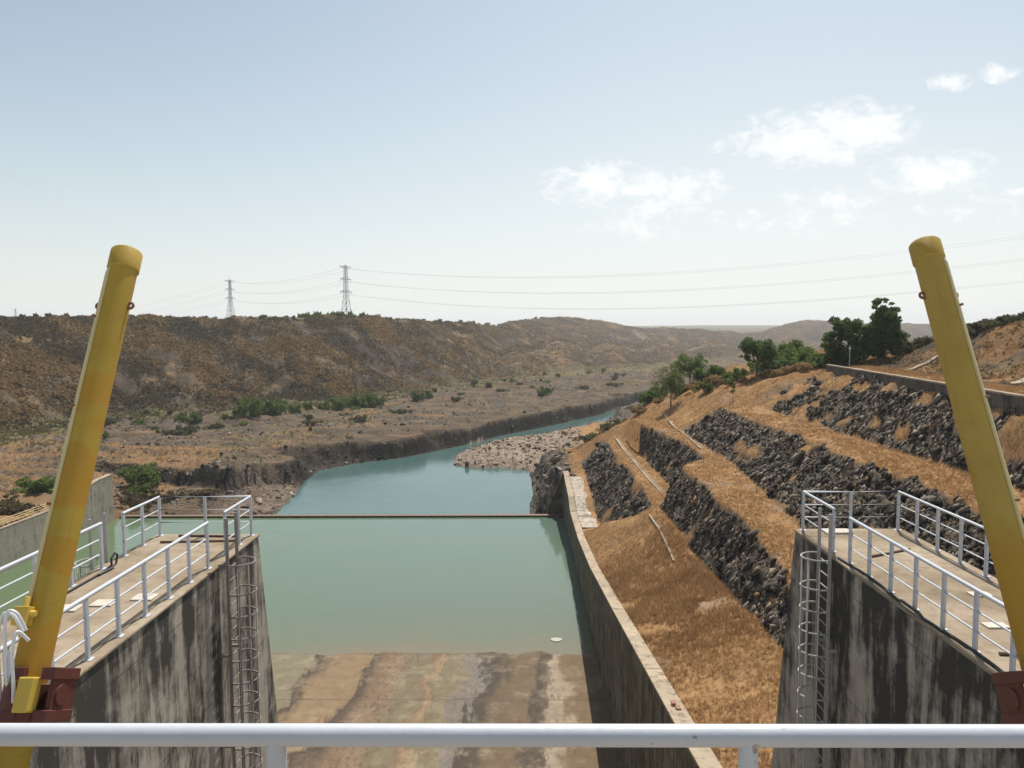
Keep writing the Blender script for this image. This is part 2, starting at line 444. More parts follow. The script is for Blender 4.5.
# ------------------------------------------------------------------ terrain
WALL_Y = [0, 22, 35.5, 45.5, 60, 79.3, 96, 112, 116, 129, 140]
WALL_D = [15.8, 17.0, 19.2, 20.7, 22.9, 25.7, 27.3, 27.6, 26.2, 25.0, 25.0]
def wall_top(y): return -np.interp(y, WALL_Y, WALL_D)

def px(x, y, d):
    """ground point that lies d metres below the eye along the ray through an image pixel"""
    a = (x - 512) / 740; b = (y - 384) / 740; s, c = .0715, .99744
    den = c - b * s
    Y = d / ((b * c + s) / den); X = Y * a / den
    return X - .0122 * Y, Y

river_px = [(262,524),(272,514),(285,503),(296,490),(305,480),(318,470),(345,465),(372,461),(400,458),(440,450),(470,444),(500,436),(530,430),(560,424),
            (600,415),(635,405),(655,401),(652,407),(640,411),(612,417),(614,425),(600,432),(560,436),(530,437),(490,443),(470,450),(455,456),(452,465),(475,468),(500,468),(527,470),
            (531,480),(532,495),(529,506),(529,524)]
RIV = np.array([px(x, y, 34.0) for x, y in river_px])  # river outline laid out from image pixels

def river_sd(X, Y):
    """signed distance to the river outline, positive on land"""
    d2 = np.full(X.shape, 1e9); inside = np.zeros(X.shape, bool)
    n = len(RIV)
    for i in range(n):
        ax, ay = RIV[i]; bx, by = RIV[(i + 1) % n]
        ex, ey = bx - ax, by - ay
        t = np.clip(((X - ax) * ex + (Y - ay) * ey) / (ex * ex + ey * ey), 0, 1)
        d2 = np.minimum(d2, (X - ax - t * ex) ** 2 + (Y - ay - t * ey) ** 2)
        c = ((ay > Y) != (by > Y)) & (X < (bx - ax) * (Y - ay) / (by - ay + 1e-12) + ax)
        inside ^= c
    d = np.sqrt(d2)
    return np.where(inside, -d, d)

HX = np.array([-700,-150,   0, 107, 250, 300, 347, 432, 470, 497, 512, 540, 561, 580, 600, 625, 646, 700, 740, 765, 785, 805, 850,1000,1700])
HB = np.array([ 450, 445, 428, 412, 402, 400, 397, 386, 381, 377, 376, 374, 372, 371, 370, 368, 366, 362, 356, 353, 352, 351, 350, 350, 350])
HT = np.array([ 310, 312, 315, 315.5, 318, 318, 317, 321.5, 323, 326, 322, 318.5, 317, 318.5, 323, 327, 329, 331, 335, 333, 325, 321.5, 325, 327, 326])
HU = (HX - 521) / 740
HYB = 26 * 740 / (HB - 331.)
HYC = HYB * np.array([1.28,1.28,1.28,1.28,1.28,1.28,1.28,1.32,1.4,1.5,1.6,1.75,1.9,1.95,2.0,2.0,2.0,1.9,1.7,1.6,1.6,1.6,1.6,1.6,1.6])
HZC = (331 - HT) / 740 * HYC

def terraces(X, Y):
    """right bank: dry-stone slopes A..D with berms between, in metres"""
    n = fbm(X / 9, Y / 9, 3, 11)
    Xj = X + (.55 * n + .40 * fbm(X / 1.8, Y / 2.4, 3, 12)) * smooth(9, 14, X)
    zb = np.minimum(wall_top(Y) - .35, -16.5)
    far = smooth(79, 86, Y - np.clip(16 - Xj, 0, 5) * 3.2)
    nearb = smooth(62, 40, Y)
    far2 = smooth(84, 91, Y)
    K = [np.full(X.shape, 8.3),
         11.2 + 0 * X, 15.9 - .9 * (1 - far2),
         16.0 - .7 * nearb + 3.6 * far2, 18.4 - 1.5 * nearb + 4.4 * far2 - 3.6 * smooth(100, 132, Y),
         21.8 + 2.4 * smooth(55, 88, Y), 29.3 + 0 * X, 33.5 + 0 * X, np.maximum(35.6, 36.5 + (Y - 54) * .125)]
    K[5] = np.maximum(K[5], K[4] + 1.2)
    zA = np.where(far > 0, -20.6, -20.6)
    zlow = np.minimum(zb + .4, -16.5)
    zBf = np.maximum(-20.4, zb) + 1.9 * nearb
    Z = [zb, zb * (1 - 0) + .4, zBf * 1.0 - .05, zBf, -15.6 - .8 * nearb, -15.3 - .6 * nearb, np.full(X.shape, -11.2), np.full(X.shape, -10.8), np.full(X.shape, -5.5)]
    # before slope A begins the fill rises evenly from wall to slope B
    Z[1] = Z[1] * far + (zb + (zBf - zb) * .38) * (1 - far)
    z = np.where(X < 8.3, zb, 0.0); rock = np.zeros(X.shape)
    slopes = {1: far, 3: 1.0, 5: 1.0, 7: 1.0}
    for i in range(8):
        a, b = K[i], K[i + 1]
        m = (Xj >= a) & (Xj < b)
        t = np.clip((Xj - a) / np.maximum(b - a, .01), 0, 1)
        z = np.where(m, Z[i] + (Z[i + 1] - Z[i]) * t, z)
        if i in slopes: rock = np.where(m, slopes[i] * smooth(-.02, .05, t) * smooth(1.0, .93, t), rock)
    m = Xj >= K[8]
    z = np.where(m, -5.45 + .1 * smooth(0, 2, Xj - K[8]), z)
    road = m & (Xj < K[8] + 8)
    z = np.where(m, z + smooth(8, 21, Xj - K[8]) * (5.4 + 1.2 * fbm(X / 12, Y / 12, 3, 5)) + .9 * fbm(X / 5, Y / 5, 3, 6) * smooth(8, 12, Xj - K[8]), z)
    return z, rock, m, K

def natural_bank(X):
    return np.interp(X, [2, 8, 12, 16, 20, 24, 30, 38, 50, 70, 110, 400], [-31, -26, -25, -21, -18.5, -15.5, -11.8, -7.8, -5, -3.2, -1.5, -1.0])

def ground(X, Y):
    """height and surface weights of the ground at (X, Y)"""
    X = np.asarray(X, float); Y = np.asarray(Y, float)
    u = X / np.maximum(Y, 1.0)
    n_big = fbm(X / 40, Y / 40, 4, 1); n_mid = fbm(X / 11, Y / 11, 4, 2); n_sm = fbm(X / 3.2, Y / 3.2, 3, 3)
    sd = np.full(X.shape, 300.0)
    near = (Y > 110) & (Y < 480) & (X > -140) & (X < 140)
    sd[near] = river_sd(X[near], Y[near])
    # ---- left bank, plateau and the long hill
    base = -29.0 + 2.6 * smooth(0, 90, sd) + .8 * n_mid + .35 * n_sm + 1.1 * n_big
    st = base * 1.1 + .5 * n_mid
    step = np.floor(st) + smooth(.55, 1.0, st - np.floor(st))
    base = np.where(sd < 120, base * .45 + .55 * (step / 1.1), base)
    sh = fbm(X / 34 + Y / 80, Y / 6.5, 3, 33)
    shelf_on = smooth(6, 14, sd) * (Y > 128)
    base = base + shelf_on * .7 * smooth(.08, .20, sh)
    Yb = np.interp(u, HU, HYB) * (1 + .035 * fbm(u * 14, u * 0 + 3, 3, 8)); Yc = np.interp(u, HU, HYC); Zc = np.interp(u, HU, HZC)
    t = (Y - Yb) / (Yc - Yb); tc = np.clip(t, 0, 1)
    prof = np.where(tc < .9, tc * 1.045, .9405 + .0595 * smooth(.9, 1.0, tc))
    bench = smooth(-.06, .02, u) * smooth(.34, .29, u)
    pb = np.interp(tc, [0, .17, .22, .50, .80, .93, 1], [0, .27, .33, .37, .78, .95, 1])
    prof = prof * (1 - bench) + pb * bench
    onhill = smooth(0, .08, t) * smooth(1.15, .95, t)
    gully = fbm(u * 26 + .6 * tc, tc * 1.3, 4, 21)
    gsc = np.clip(Yb / 300, .6, 2.4)
    hill = base + (Zc - base) * prof + onhill * gsc * (4.2 * gully + 1.5 * n_mid + .6 * n_sm)
    hill = np.where(t > 1, Zc + (n_big * .8 + .3 * n_mid) * gsc * smooth(1, 1.2, t) - .004 * np.clip(Y - Yc, 0, 2000), hill)
    # hump that carries the pylons, the far plain and the blue hills
    hump = np.exp(-((u + .34) / .07) ** 2) * smooth(1.02, 1.25, t) * smooth(1.9, 1.5, t) * 1.6
    hill = hill + hump
    far = smooth(1500, 4200, Y)
    hill = hill * (1 - far) + far * (17 + 13 * smooth(2500, 6000, Y) + 6 * fbm(X / 900, Y / 1500, 3, 44) + 26 * smooth(4500, 6300, Y) * np.clip(fbm(X / 420, Y / 2000, 2, 9), 0, 1))
    zl = np.where(t > 0, hill, base)
    spit = np.exp(-(((X + 54) / 9) ** 2 + ((Y - 146) / 15) ** 2))
    cut = np.maximum(sd - 18 * smooth(.25, .6, spit), 0)
    jag = 1.6 * fbm(X / 2.6, Y / 2.6, 3, 51) + 3.4 * fbm(X / 8, Y / 8, 3, 52)
    wcl = 3.0 + 9.0 * smooth(.02, .35, fbm(X / 22, Y / 22, 3, 53))
    rise = smooth(0, 1, (cut + jag * smooth(0, 3, cut)) / wcl)
    rise = .5 * rise + .5 * (np.floor(rise * 3) + smooth(.3, 1, rise * 3 - np.floor(rise * 3))) / 3
    zl = np.where(sd < 60, -33.6 + (zl + 33.6) * rise, zl)
    low = -32.75 + .05 * (Y - 129.5) + .16 * np.maximum(0, np.abs(X + 60) - 9) + 5.5 * smooth(149, 153, Y + .10 * (X + 60) + 2.2 * n_mid) + .35 * n_sm
    zl = np.where((X < -40) & (X > -96) & (Y < 153) & (sd > 0), np.minimum(zl, low), zl)
    zl = np.where((sd < 30) & (rise < .1) & (sd > 0), -33.6 + .05 * np.minimum(sd, 18) + .25 * n_sm, zl)
    # ---- right bank
    zt, rockt, top, K = terraces(X, Y)
    nat = natural_bank(X + 1.5 * n_mid) + .7 * n_mid + .3 * n_sm
    yend = np.interp(X, [8, 16, 17, 23, 24, 30, 31, 40, 60], [139, 139, 136, 134, 112, 110, 105, 105, 110])
    w = smooth(yend - 5, yend + 5, Y + 2 * n_mid)
    zr = zt * (1 - w) + nat * w
    drop = smooth(140, 200, Y - np.clip(X - 45, 0, 60) * .35)
    zr = zr + (np.minimum(-30.0 + 1.0 * n_mid + .06 * np.clip(X - 40, 0, 100), zr) - zr) * drop
    ridge_r = smooth(60, 120, X) * smooth(.35, .5, u)
    bank = -33.8 + 10 * smooth(0, 7.5, sd + 1.6 * fbm(X / 2.2, Y / 2.2, 3, 61)) + .45 * np.maximum(sd, 0)
    zr_b = np.minimum(zr, np.where(Y > 128, bank, 99))
    ymid = np.interp(X, [-12, 13, 37, 58, 90, 300, 1000], [229, 254, 310, 350, 400, 470, 560])
    xmid = np.interp(Y, [100, 131, 165, 195, 229], [-25, -25, -30, -28, -12])
    right = np.where(Y < 229, X > xmid, (X > -12) & (Y < ymid))
    pen = right & (Y > 172) & (Y < 245) & (X < 22) & ((X > -12) | (Y < 229)) & (X > -32)
    cap = -33.4 + 1.5 * smooth(0, 9, sd) + .5 * n_mid + .5 * np.abs(n_sm) + smooth(6, 18, X) * 1.5 + smooth(205, 176, Y) * smooth(5, 20, X) * 7
    zr_b = np.where(pen, np.minimum(zr_b, cap), zr_b)
    # ---- which side
    blend = np.where(Y > 300, smooth(-40, 25, ymid - Y), right.astype(float)) * (right | (Y > 300))
    z = np.where(right, zr_b, zl)
    z = np.where((Y > 300) & (X > 30), zl + (zr_b - zl) * blend, z)
    z = np.where(sd < 0, -34.6 - np.minimum(2.5, -sd * .25), z)
    # ---- the excavated basin, left of it the backfill behind the wall
    lw = np.interp(Y, [0, 60, 118, 122, 131], [-20, -24, -27.4, -26.5, -27.5])
    zback = lw + .3 * n_mid - .02 * np.clip(-70 - X, 0, 60)
    leftb = (X < LEFT_X - .4) & (Y < 131)
    wb = smooth(131, 122, Y)
    z = np.where(X < LEFT_X - .4, np.where(Y < 131, zback * wb + np.minimum(zl, -27) * (1 - wb), z), z)
    inb = (X > LEFT_X - .4) & (X < 7.9) & (Y < 129.5)
    z = np.where(inb, -39.0, z)
    z = np.where((X > 1.5) & (X < 7.9) & (Y >= 129.4) & (Y < 132.2), -36.0, z)
    z = np.where((X > -60) & (X < 10.2) & (Y < 24), -39.0, z)
    # ---- surface weights
    onright = right & (X > 7.9)
    rockm = np.where(onright, rockt * (1 - w), 0)
    cov = fbm(X / 3.5, Y / 5.5, 4, 71)
    cov_big = fbm(X / 11, Y / 11, 3, 72)
    upper = smooth(31, 36, X)
    rock_keep = smooth(.42, .24, cov + .22 * upper + .25 * np.clip(cov_big, 0, 1))
    rockm = rockm * rock_keep
    lift = onright * rockt * (1 - w)
    wd, wv = worley(X / .95, Y / 1.5, 81)
    wd2, wv2 = worley(X / .42, Y / .6, 83)
    z = z + lift * rock_keep * ((wv - .45) * 1.0 - wd * .5 + (wv2 - .5) * .6)
    z = z + np.where(onright & (sd > 8), .10 * n_sm + .12 * n_mid, 0)
    # river cliffs
    steep = (sd > -3) & (sd < 60) & ~inb & (Y > 126)
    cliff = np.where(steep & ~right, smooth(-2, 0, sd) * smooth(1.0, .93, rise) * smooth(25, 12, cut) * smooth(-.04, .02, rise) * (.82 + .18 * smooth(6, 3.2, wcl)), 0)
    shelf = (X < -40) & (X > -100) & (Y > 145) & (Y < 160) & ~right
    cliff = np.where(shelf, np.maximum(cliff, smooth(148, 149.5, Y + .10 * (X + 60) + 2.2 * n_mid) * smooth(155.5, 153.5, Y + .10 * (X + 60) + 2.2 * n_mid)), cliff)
    cl_r = np.where(steep & right, smooth(-2, 0, sd) * smooth(9, 6, sd) * np.where(pen, 0, 1), 0)
    wd3, wv3 = worley(X / 2.2, Y / 2.2, 87)
    z = z + np.where(steep, (cliff + cl_r) * ((wv3 - .5) * 1.1 - wd3 * .4) * (rise + .2), 0)
    pale = np.where(pen & (sd > -3), smooth(21, 12, X + 2 * n_mid), 0)
    z = z + pale * np.where(sd > 0, (wv3 - .5) * .7 - .2 * wd3, 0)
    pale = np.maximum(pale * smooth(-.45, .05, n_sm + .5), .55 * smooth(.2, .5, spit) * smooth(16, 6, sd) * ~right)
    pale = np.where(right & (Y < 172), cl_r * smooth(.1, .4, n_sm) * .6, pale)
    ledge = np.where(~right & (sd < 120) & (Y > 126), smooth(.25, .7, (st - np.floor(st))) * smooth(1.0, .8, (st - np.floor(st))) * smooth(-.1, .3, n_mid + .3 * n_sm), 0)
    rockw = np.clip(np.maximum(np.maximum(rockm, cliff), np.maximum(cl_r * .9, np.maximum(ledge * .9, shelf_on * ~right * smooth(.02, .08, sh) * smooth(.26, .17, sh) * smooth(.06, -.04, t) * .95))), 0, 1)
    scrub = np.clip(smooth(-.05, .06, t) * ~right * (Y > 150), 0, 1)
    dry = np.where(onright & (Y < 250), 1 - .25 * smooth(.1, .5, n_mid), 0) * (1 - rockw)
    dry = np.where(~right, smooth(.0, .4, n_mid + .4 * n_big) * .5 * (1 - scrub) + .30 * scrub * smooth(.0, .5, gully + .5 * n_mid), dry)
    dry = np.where((X < -70) & (Y < 180), .55 + .4 * n_mid, dry)
    grey = np.where(onright & (Y < 125), smooth(.22, .42, fbm(X / 4, Y / 7, 3, 91)) * .40 * (1 - rockt), 0)
    road = onright & (X > K[8] + .8) & (X < K[8] + 7) & (w < .5)
    grey = np.where(road, .12, grey)
    above = onright & (X > K[8] + 7) & (w < .9)
    dry = np.where(above, dry * .75 * smooth(-.2, .3, fbm(X / 6, Y / 6, 4, 98) + .02), dry)
    scrub = np.where(above, .65, scrub)
    green = np.where(~right & (Y > 150), smooth(.09, .02, np.abs((Y - Yb) / Yb + .045)) * smooth(-.25, .2, n_mid + .4 * n_big) * .9 + smooth(.1, .5, n_big + .6 * n_sm) * .35 * (1 - scrub), 0)
    green = np.where(t > 1, .45 * smooth(1, 1.06, t), green)
    green = np.maximum(green, far * .9)
    dry = dry * (1 - far)
    scar = smooth(.105, .13, u) * smooth(.30, .24, u) * smooth(.5, .56, t) * smooth(1.0, .9, t) * ~right
    pale = np.maximum(pale, scar * smooth(.05, .3, fbm(u * 60 + t * 2.5, t * 1.5, 3, 95)) * .85)
    pale = np.maximum(pale, .55 * smooth(.20, .23, t) * smooth(.30, .26, t) * bench * ~right)
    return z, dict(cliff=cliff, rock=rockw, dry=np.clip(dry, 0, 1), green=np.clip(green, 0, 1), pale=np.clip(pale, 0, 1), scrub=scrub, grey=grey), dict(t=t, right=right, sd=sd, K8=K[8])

def hz(x, y):
    return float(ground(np.array([x]), np.array([y]))[0][0])

tanb = np.concatenate([-np.tan(np.radians(np.linspace(82, 41, 46)))[:-1], np.linspace(-.87, .87, 800), np.tan(np.radians(np.linspace(41, 82, 46)))[1:]])
ang = np.arctan(tanb)
rad = np.exp(np.concatenate([np.linspace(math.log(7), math.log(30), 30)[:-1], np.linspace(math.log(30), math.log(420), 400)[:-1], np.linspace(math.log(420), math.log(1500), 120)[:-1], np.linspace(math.log(1500), math.log(7000), 50)]))
A, RR = np.meshgrid(ang, rad)
GX = RR * np.sin(A); GY = RR * np.cos(A)
gz, gm, _ = ground(GX.ravel(), GY.ravel())
nr, na = GX.shape
idx = np.arange(nr * na).reshape(nr, na)
quads = np.stack([idx[:-1, :-1], idx[:-1, 1:], idx[1:, 1:], idx[1:, :-1]], -1).reshape(-1, 4)
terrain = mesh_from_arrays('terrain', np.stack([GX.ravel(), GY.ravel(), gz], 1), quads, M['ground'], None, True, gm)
tag(terrain, 'dry brown valley with a long scrub hill, river banks and stone-faced terraces', 'terrain', kind='structure')

# ---------------------------------------------------- water, apron and walls
def sheet(name, pts, z, mat):
    me = bpy.data.meshes.new(name); me.from_pydata([(x, y, z) for x, y in pts], [], [tuple(range(len(pts)))]); me.update()
    me.materials.append(mat); o = bpy.data.objects.new(name, me); return link(o)
o = sheet('basin_water', [(LEFT_X - .3, 60), (WALL_X + .3, 60), (WALL_X + .3, 129.3), (LEFT_X - .3, 129.3)], WATER, M['basin'])
tag(o, 'still green water in the stilling basin above the sill', 'water', kind='structure')
o = sheet('river_water', [(-150, 129.6), (30, 129.6), (120, 300), (120, 420), (-60, 420), (-150, 260)], RIVER, M['river'])
tag(o, 'teal river water winding away beyond the sill', 'water', kind='structure')
ys = [-2, 6, 12, 20, 30, 40, 48, 60, 75, 90, 132]; zs = [-19.5, -19.5, -20.5, -24, -29, -31.6, -32.35, -32.62, -32.93, -34.4, -34.6]
gx = np.concatenate([np.linspace(LEFT_X - .3, -26, 30)[:-1], np.linspace(-26, WALL_X + .3, 110)]); gy = np.concatenate([np.linspace(-2, 48, 40)[:-1], np.linspace(48, 90, 150)[:-1], np.linspace(90, 132, 20)])
AX, AY = np.meshgrid(gx, gy)
AZ = np.interp(AY, ys, zs) + smooth(50, 60, AY) * (.022 * fbm(AX / 3.0, AY / 9, 3, 101) + .012 * fbm(AX / .9, AY / 2, 3, 102))
ai = np.arange(AX.size).reshape(AX.shape)
va = np.stack([AX.ravel(), AY.ravel(), AZ.ravel()], 1); fa = np.stack([ai[:-1, :-1], ai[:-1, 1:], ai[1:, 1:], ai[1:, :-1]], -1).reshape(-1, 4)
o = mesh_from_arrays('spillway_apron', va, fa, M['apron'])
tag(o, 'silt-streaked brown concrete floor of the spillway running down into the water', 'floor', kind='structure')

sill = empty('weir_sill', (-31, 129.4, -36), 'low straight concrete sill between the green basin and the teal river', 'weir')
MB().box(LEFT_X, WALL_X, 129.0, 129.9, -38, -32.68).build('sill_wall', M['wallR'], sill, .06)
MB().box(LEFT_X, WALL_X, 128.95, 129.95, -32.68, -32.56).build('coping', M['bars'], sill, .03)

def profile_wall(name, label, x0, x1, prof, mat, bottom, cap_mat=None):
    """long wall with a sloping top edge"""
    e = empty(name, ((x0 + x1) / 2, prof[0][0], bottom), label, 'wall')
    out = [(y, z - .14) for y, z in prof] + [(prof[-1][0], bottom), (prof[0][0], bottom)]
    MB().prism(out, 0, x0, x1).build('wall_body', mat, e)
    out = [(y, z) for y, z in prof] + [(y, z - .14) for y, z in reversed(prof)]
    MB().prism(out, 0, x0 - .03, x1 + .03).build('coping', cap_mat or mat, e)
    return e
pr = [(20.2, -16.7)] + [(y, -d) for y, d in zip(WALL_Y[1:], WALL_D[1:]) if y < 130] + [(131, -25.0)]
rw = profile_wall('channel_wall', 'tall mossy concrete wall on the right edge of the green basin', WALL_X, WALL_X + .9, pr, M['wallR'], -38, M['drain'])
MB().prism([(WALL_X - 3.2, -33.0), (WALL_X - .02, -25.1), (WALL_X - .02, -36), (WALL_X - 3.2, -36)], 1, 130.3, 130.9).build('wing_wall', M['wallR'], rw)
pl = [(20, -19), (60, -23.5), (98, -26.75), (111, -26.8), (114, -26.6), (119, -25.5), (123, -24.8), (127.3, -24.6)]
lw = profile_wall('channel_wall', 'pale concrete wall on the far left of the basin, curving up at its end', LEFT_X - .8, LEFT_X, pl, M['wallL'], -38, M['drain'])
gf = empty('guard_fence', (LEFT_X - .4, 95, -26), 'low cream pipe fence along the top of the far left basin wall', 'fence')
fy = [82 + 2.0 * i for i in range(15)]
for h in (.38, .72, 1.05):
    MB().tube([(LEFT_X - .4, y, np.interp(y, [p[0] for p in pl], [p[1] for p in pl]) + h) for y in fy], .04, 6).build('fence_rail', M['pipe'], gf)
for y in fy:
    z = float(np.interp(y, [p[0] for p in pl], [p[1] for p in pl]))
    MB().tube([(LEFT_X - .4, y, z - .02), (LEFT_X - .4, y, z + 1.08)], .04, 6).build('post', M['pipe'], gf)

sl = [(y, float(wall_top(y)) - .06) for y in (102, 107, 112, 114, 116, 121, 127)]
o = MB().prism(sl + [(127, -27), (102, -29)], 0, WALL_X + 1.0, WALL_X + 3.4).build('concrete_slab', M['slab'], None)
tag(o, 'cracked pale concrete slab behind the far end of the right basin wall', 'slab')
o = MB().box(8.62, 8.86, 36.6, 37.0, 0, .14).box(8.50, 8.72, 37.15, 37.5, 0, .14).build('brick_pair', M['brick'], None, .012)
o.location = (-.75, 0, wall_top(37.0) + .0); o.rotation_euler = (0, 0, 0)
tag(o, 'two broken red bricks lying on top of the right basin wall', 'bricks')
bm_ = MB(); ring = [(.62 * math.cos(a) * (1 + .15 * math.sin(3 * a)), .5 * math.sin(a)) for a in [k * math.pi / 8 for k in range(16)]]
bm_.prism(ring, 2, 0, .09)
o = bm_.build('floating_debris', M['foam'], None, .03); x_, y_ = px(555, 640, 32.9); o.location = (x_, y_, WATER - .02)
tag(o, 'small pale patch of scum floating near the shallow end of the basin', 'debris')

# concrete drains on the berms
def drain(label, pts, zoff=.0, w=.22):
    e = empty('drain_channel', (pts[0][0], pts[0][1], hz(*pts[0])), label, 'drain')
    P = []
    for (x0, y0), (x1, y1) in zip(pts[:-1], pts[1:]):
        for k in range(6): P.append((x0 + (x1 - x0) * k / 6, y0 + (y1 - y0) * k / 6))
    P.append(pts[-1])
    zz = ground(np.array([p[0] for p in P]), np.array([p[1] for p in P]))[0]
    zz = np.convolve(np.pad(zz, 2, 'edge'), np.ones(5) / 5, 'valid') + zoff
    for s, nm in ((-1, 'drain_side'), (1, 'drain_side'), (0, 'drain_bed')):
        vs = []; fs = []
        for i, (x, y) in enumerate(P):
            c = x + s * w; hw = .06 if s else w - .06; zt = zz[i] + (.12 if s else .03); zb = zz[i] - .5
            vs += [(c - hw, y, zb), (c + hw, y, zb), (c + hw, y, zt), (c - hw, y, zt)]
            if i:
                b = 4 * i
                for k in range(4): fs.append((b-4+k, b-4+(k+1) % 4, b+(k+1) % 4, b+k))
        n = len(P) - 1
        fs += [(0, 1, 2, 3), (4*n+3, 4*n+2, 4*n+1, 4*n)]
        MB().add(vs, fs).build(nm, M['drain'], e)
drain('long straight concrete drain along the lowest stone-faced terrace', [(17.6, 138), (17.7, 118), (17.6, 102), (17.7, 92)])
drain('short concrete drain running down the grass fill below the lowest terrace', [(14.6, 82.5), (14.6, 76), (14.2, 69), (14.0, 66)])
drain('concrete drain along the second terrace beside the small tree', [(25.5, 131), (24.6, 118), (24.0, 104), (23.6, 96)])

# low parapet wall at the road above the slopes
pp = empty('parapet_wall', (40, 75, -6), 'low grey parapet wall along the road above the top stone slope', 'wall')
py_ = [26, 40, 54, 66, 78, 90, 103]
vs = []; fs = []; vc = []
for i, y in enumerate(py_):
    x = max(35.6, 36.5 + (y - 54) * .125) - .1
    vs += [(x - .2, y, -7.0), (x + .2, y, -7.0), (x + .2, y, -4.98), (x - .2, y, -4.98)]
    vc += [(x - .27, y, -4.98), (x + .27, y, -4.98), (x + .27, y, -4.83), (x - .27, y, -4.83)]
    if i:
        b = 4 * i
        for k in range(4): fs.append((b-4+k, b-4+(k+1) % 4, b+(k+1) % 4, b+k))
n = len(py_) - 1; fs += [(0, 1, 2, 3), (4*n+3, 4*n+2, 4*n+1, 4*n)]
MB().add(vs, fs).build('wall_body', M['parapet'], pp); MB().add(vc, fs).build('coping', M['drain'], pp)
def slope_strip(label, a, b, w=.35):
    N = 14; vs = []; fs = []
    for i in range(N + 1):
        x = a[0] + (b[0] - a[0]) * i / N; y = a[1] + (b[1] - a[1]) * i / N; z = hz(x, y)
        vs += [(x, y - w, z - .4), (x, y + w, z - .4), (x, y + w, z + .22), (x, y - w, z + .22)]
        if i:
            k = 4 * i
            for j in range(4): fs.append((k-4+j, k-4+(j+1) % 4, k+(j+1) % 4, k+j))
    fs += [(0, 1, 2, 3), (4*N+3, 4*N+2, 4*N+1, 4*N)]
    o = MB().add(vs, fs).build('drain_kerb', M['drain'], None); return tag(o, label, 'kerb')
slope_strip('thin concrete kerb climbing the brown bank left of the right yellow cylinder', (49.0, 95), (60, 101))
slope_strip('concrete kerb climbing the brown bank at the right edge behind the yellow cylinder', (46.0, 70), (60, 76), .6)

# -------------------------------------------------------------------- piers
def pier(label, x0, x1, nose, mat):
    e = empty('spillway_pier', ((x0 + x1) / 2, 10, -36), label, 'pier')
    out = [(2.2, -36), (2.2, -5.47), (nose, -5.47), (nose + .2 * 30.4, -36)]
    MB().prism(out, 0, x0, x1).build('pier_body', mat, e, .04)
    MB().prism([(2.2, -5.47), (2.2, -5.4), (nose + .03, -5.4), (nose + .03, -5.47)], 0, x0 - .03, x1 + .03).build('deck_slab', M['deck'], e, .025)
    return e
LX0, LX1, LN = -9.78, -7.06, 19.44
RX0, RX1, RN = 7.42, 10.28, 19.85
pL = pier('streaked concrete spillway pier with railed deck on the left', LX0, LX1, LN, M['pierL'])
pR = pier('black-stained concrete spillway pier with railed deck on the right', RX0, RX1, RN, M['pierR'])
DZ = -5.4
for x in (-8.9, -8.35, -7.7):
    MB().box(x - .22, x + .22, 13.9 + (x + 8.9) * .5, 14.25 + (x + 8.9) * .5, DZ, DZ + .03).build('cover_plate', M['plate'], pL)
MB().box(8.05, 8.75, 19.3, 19.7, DZ, DZ + .05).build('cover_plate', M['plate'], pR)
for x, y in ((8.6, 13.2), (9.3, 14.8)):
    MB().box(x - .2, x + .2, y - .12, y + .12, DZ, DZ + .03).build('cover_plate', M['plate'], pR)
def bars(label, pts, r=.03):
    o = MB().tube(pts, r, 8).build('steel_bar', M['bars'], None); tag(o, label, 'bar', 'loose steel bars on the pier decks')
bars('longer brown steel bar across the far end of the left pier deck', [(-9.3, 18.6, DZ + .03), (-7.25, 18.75, DZ + .03)])
bars('shorter brown steel bar nearest the far railing of the left pier deck', [(-9.1, 19.2, DZ + .03), (-7.5, 19.15, DZ + .03)])
bars('thin brown steel bar lying along the middle of the right pier deck', [(9.5, 17.9, DZ + .03), (8.3, 17.3, DZ + .03)])
bars('thin dark bar on the near end of the right pier deck', [(7.9, 12.0, DZ + .03), (8.9, 11.9, DZ + .03)])
o = MB().tube([(-9.42, 16.0, DZ + .03), (-9.38, 16.4, DZ + .03), (-9.36, 16.62, DZ + .1), (-9.36, 16.7, DZ + .28), (-9.38, 16.62, DZ + .34), (-9.4, 16.5, DZ + .25), (-9.42, 16.55, DZ + .08), (-9.44, 16.2, DZ + .03), (-9.46, 13.5, DZ + .03)], .025, 8).build('cable_coil', M['black'], None)
tag(o, 'black cable looped at the end of the left rail of the left pier deck', 'cable')
pts = [(RX0 + .08 + .05 * math.sin(y * 1.7), y, DZ + .03 + (0.05 if abs(y - 14) < .4 else 0)) for y in np.linspace(17.2, 11.2, 40)]
o = MB().tube(pts, .028, 8).build('edge_cable', M['black'], None)
tag(o, 'black cable lying along the left edge of the right pier deck', 'cable')

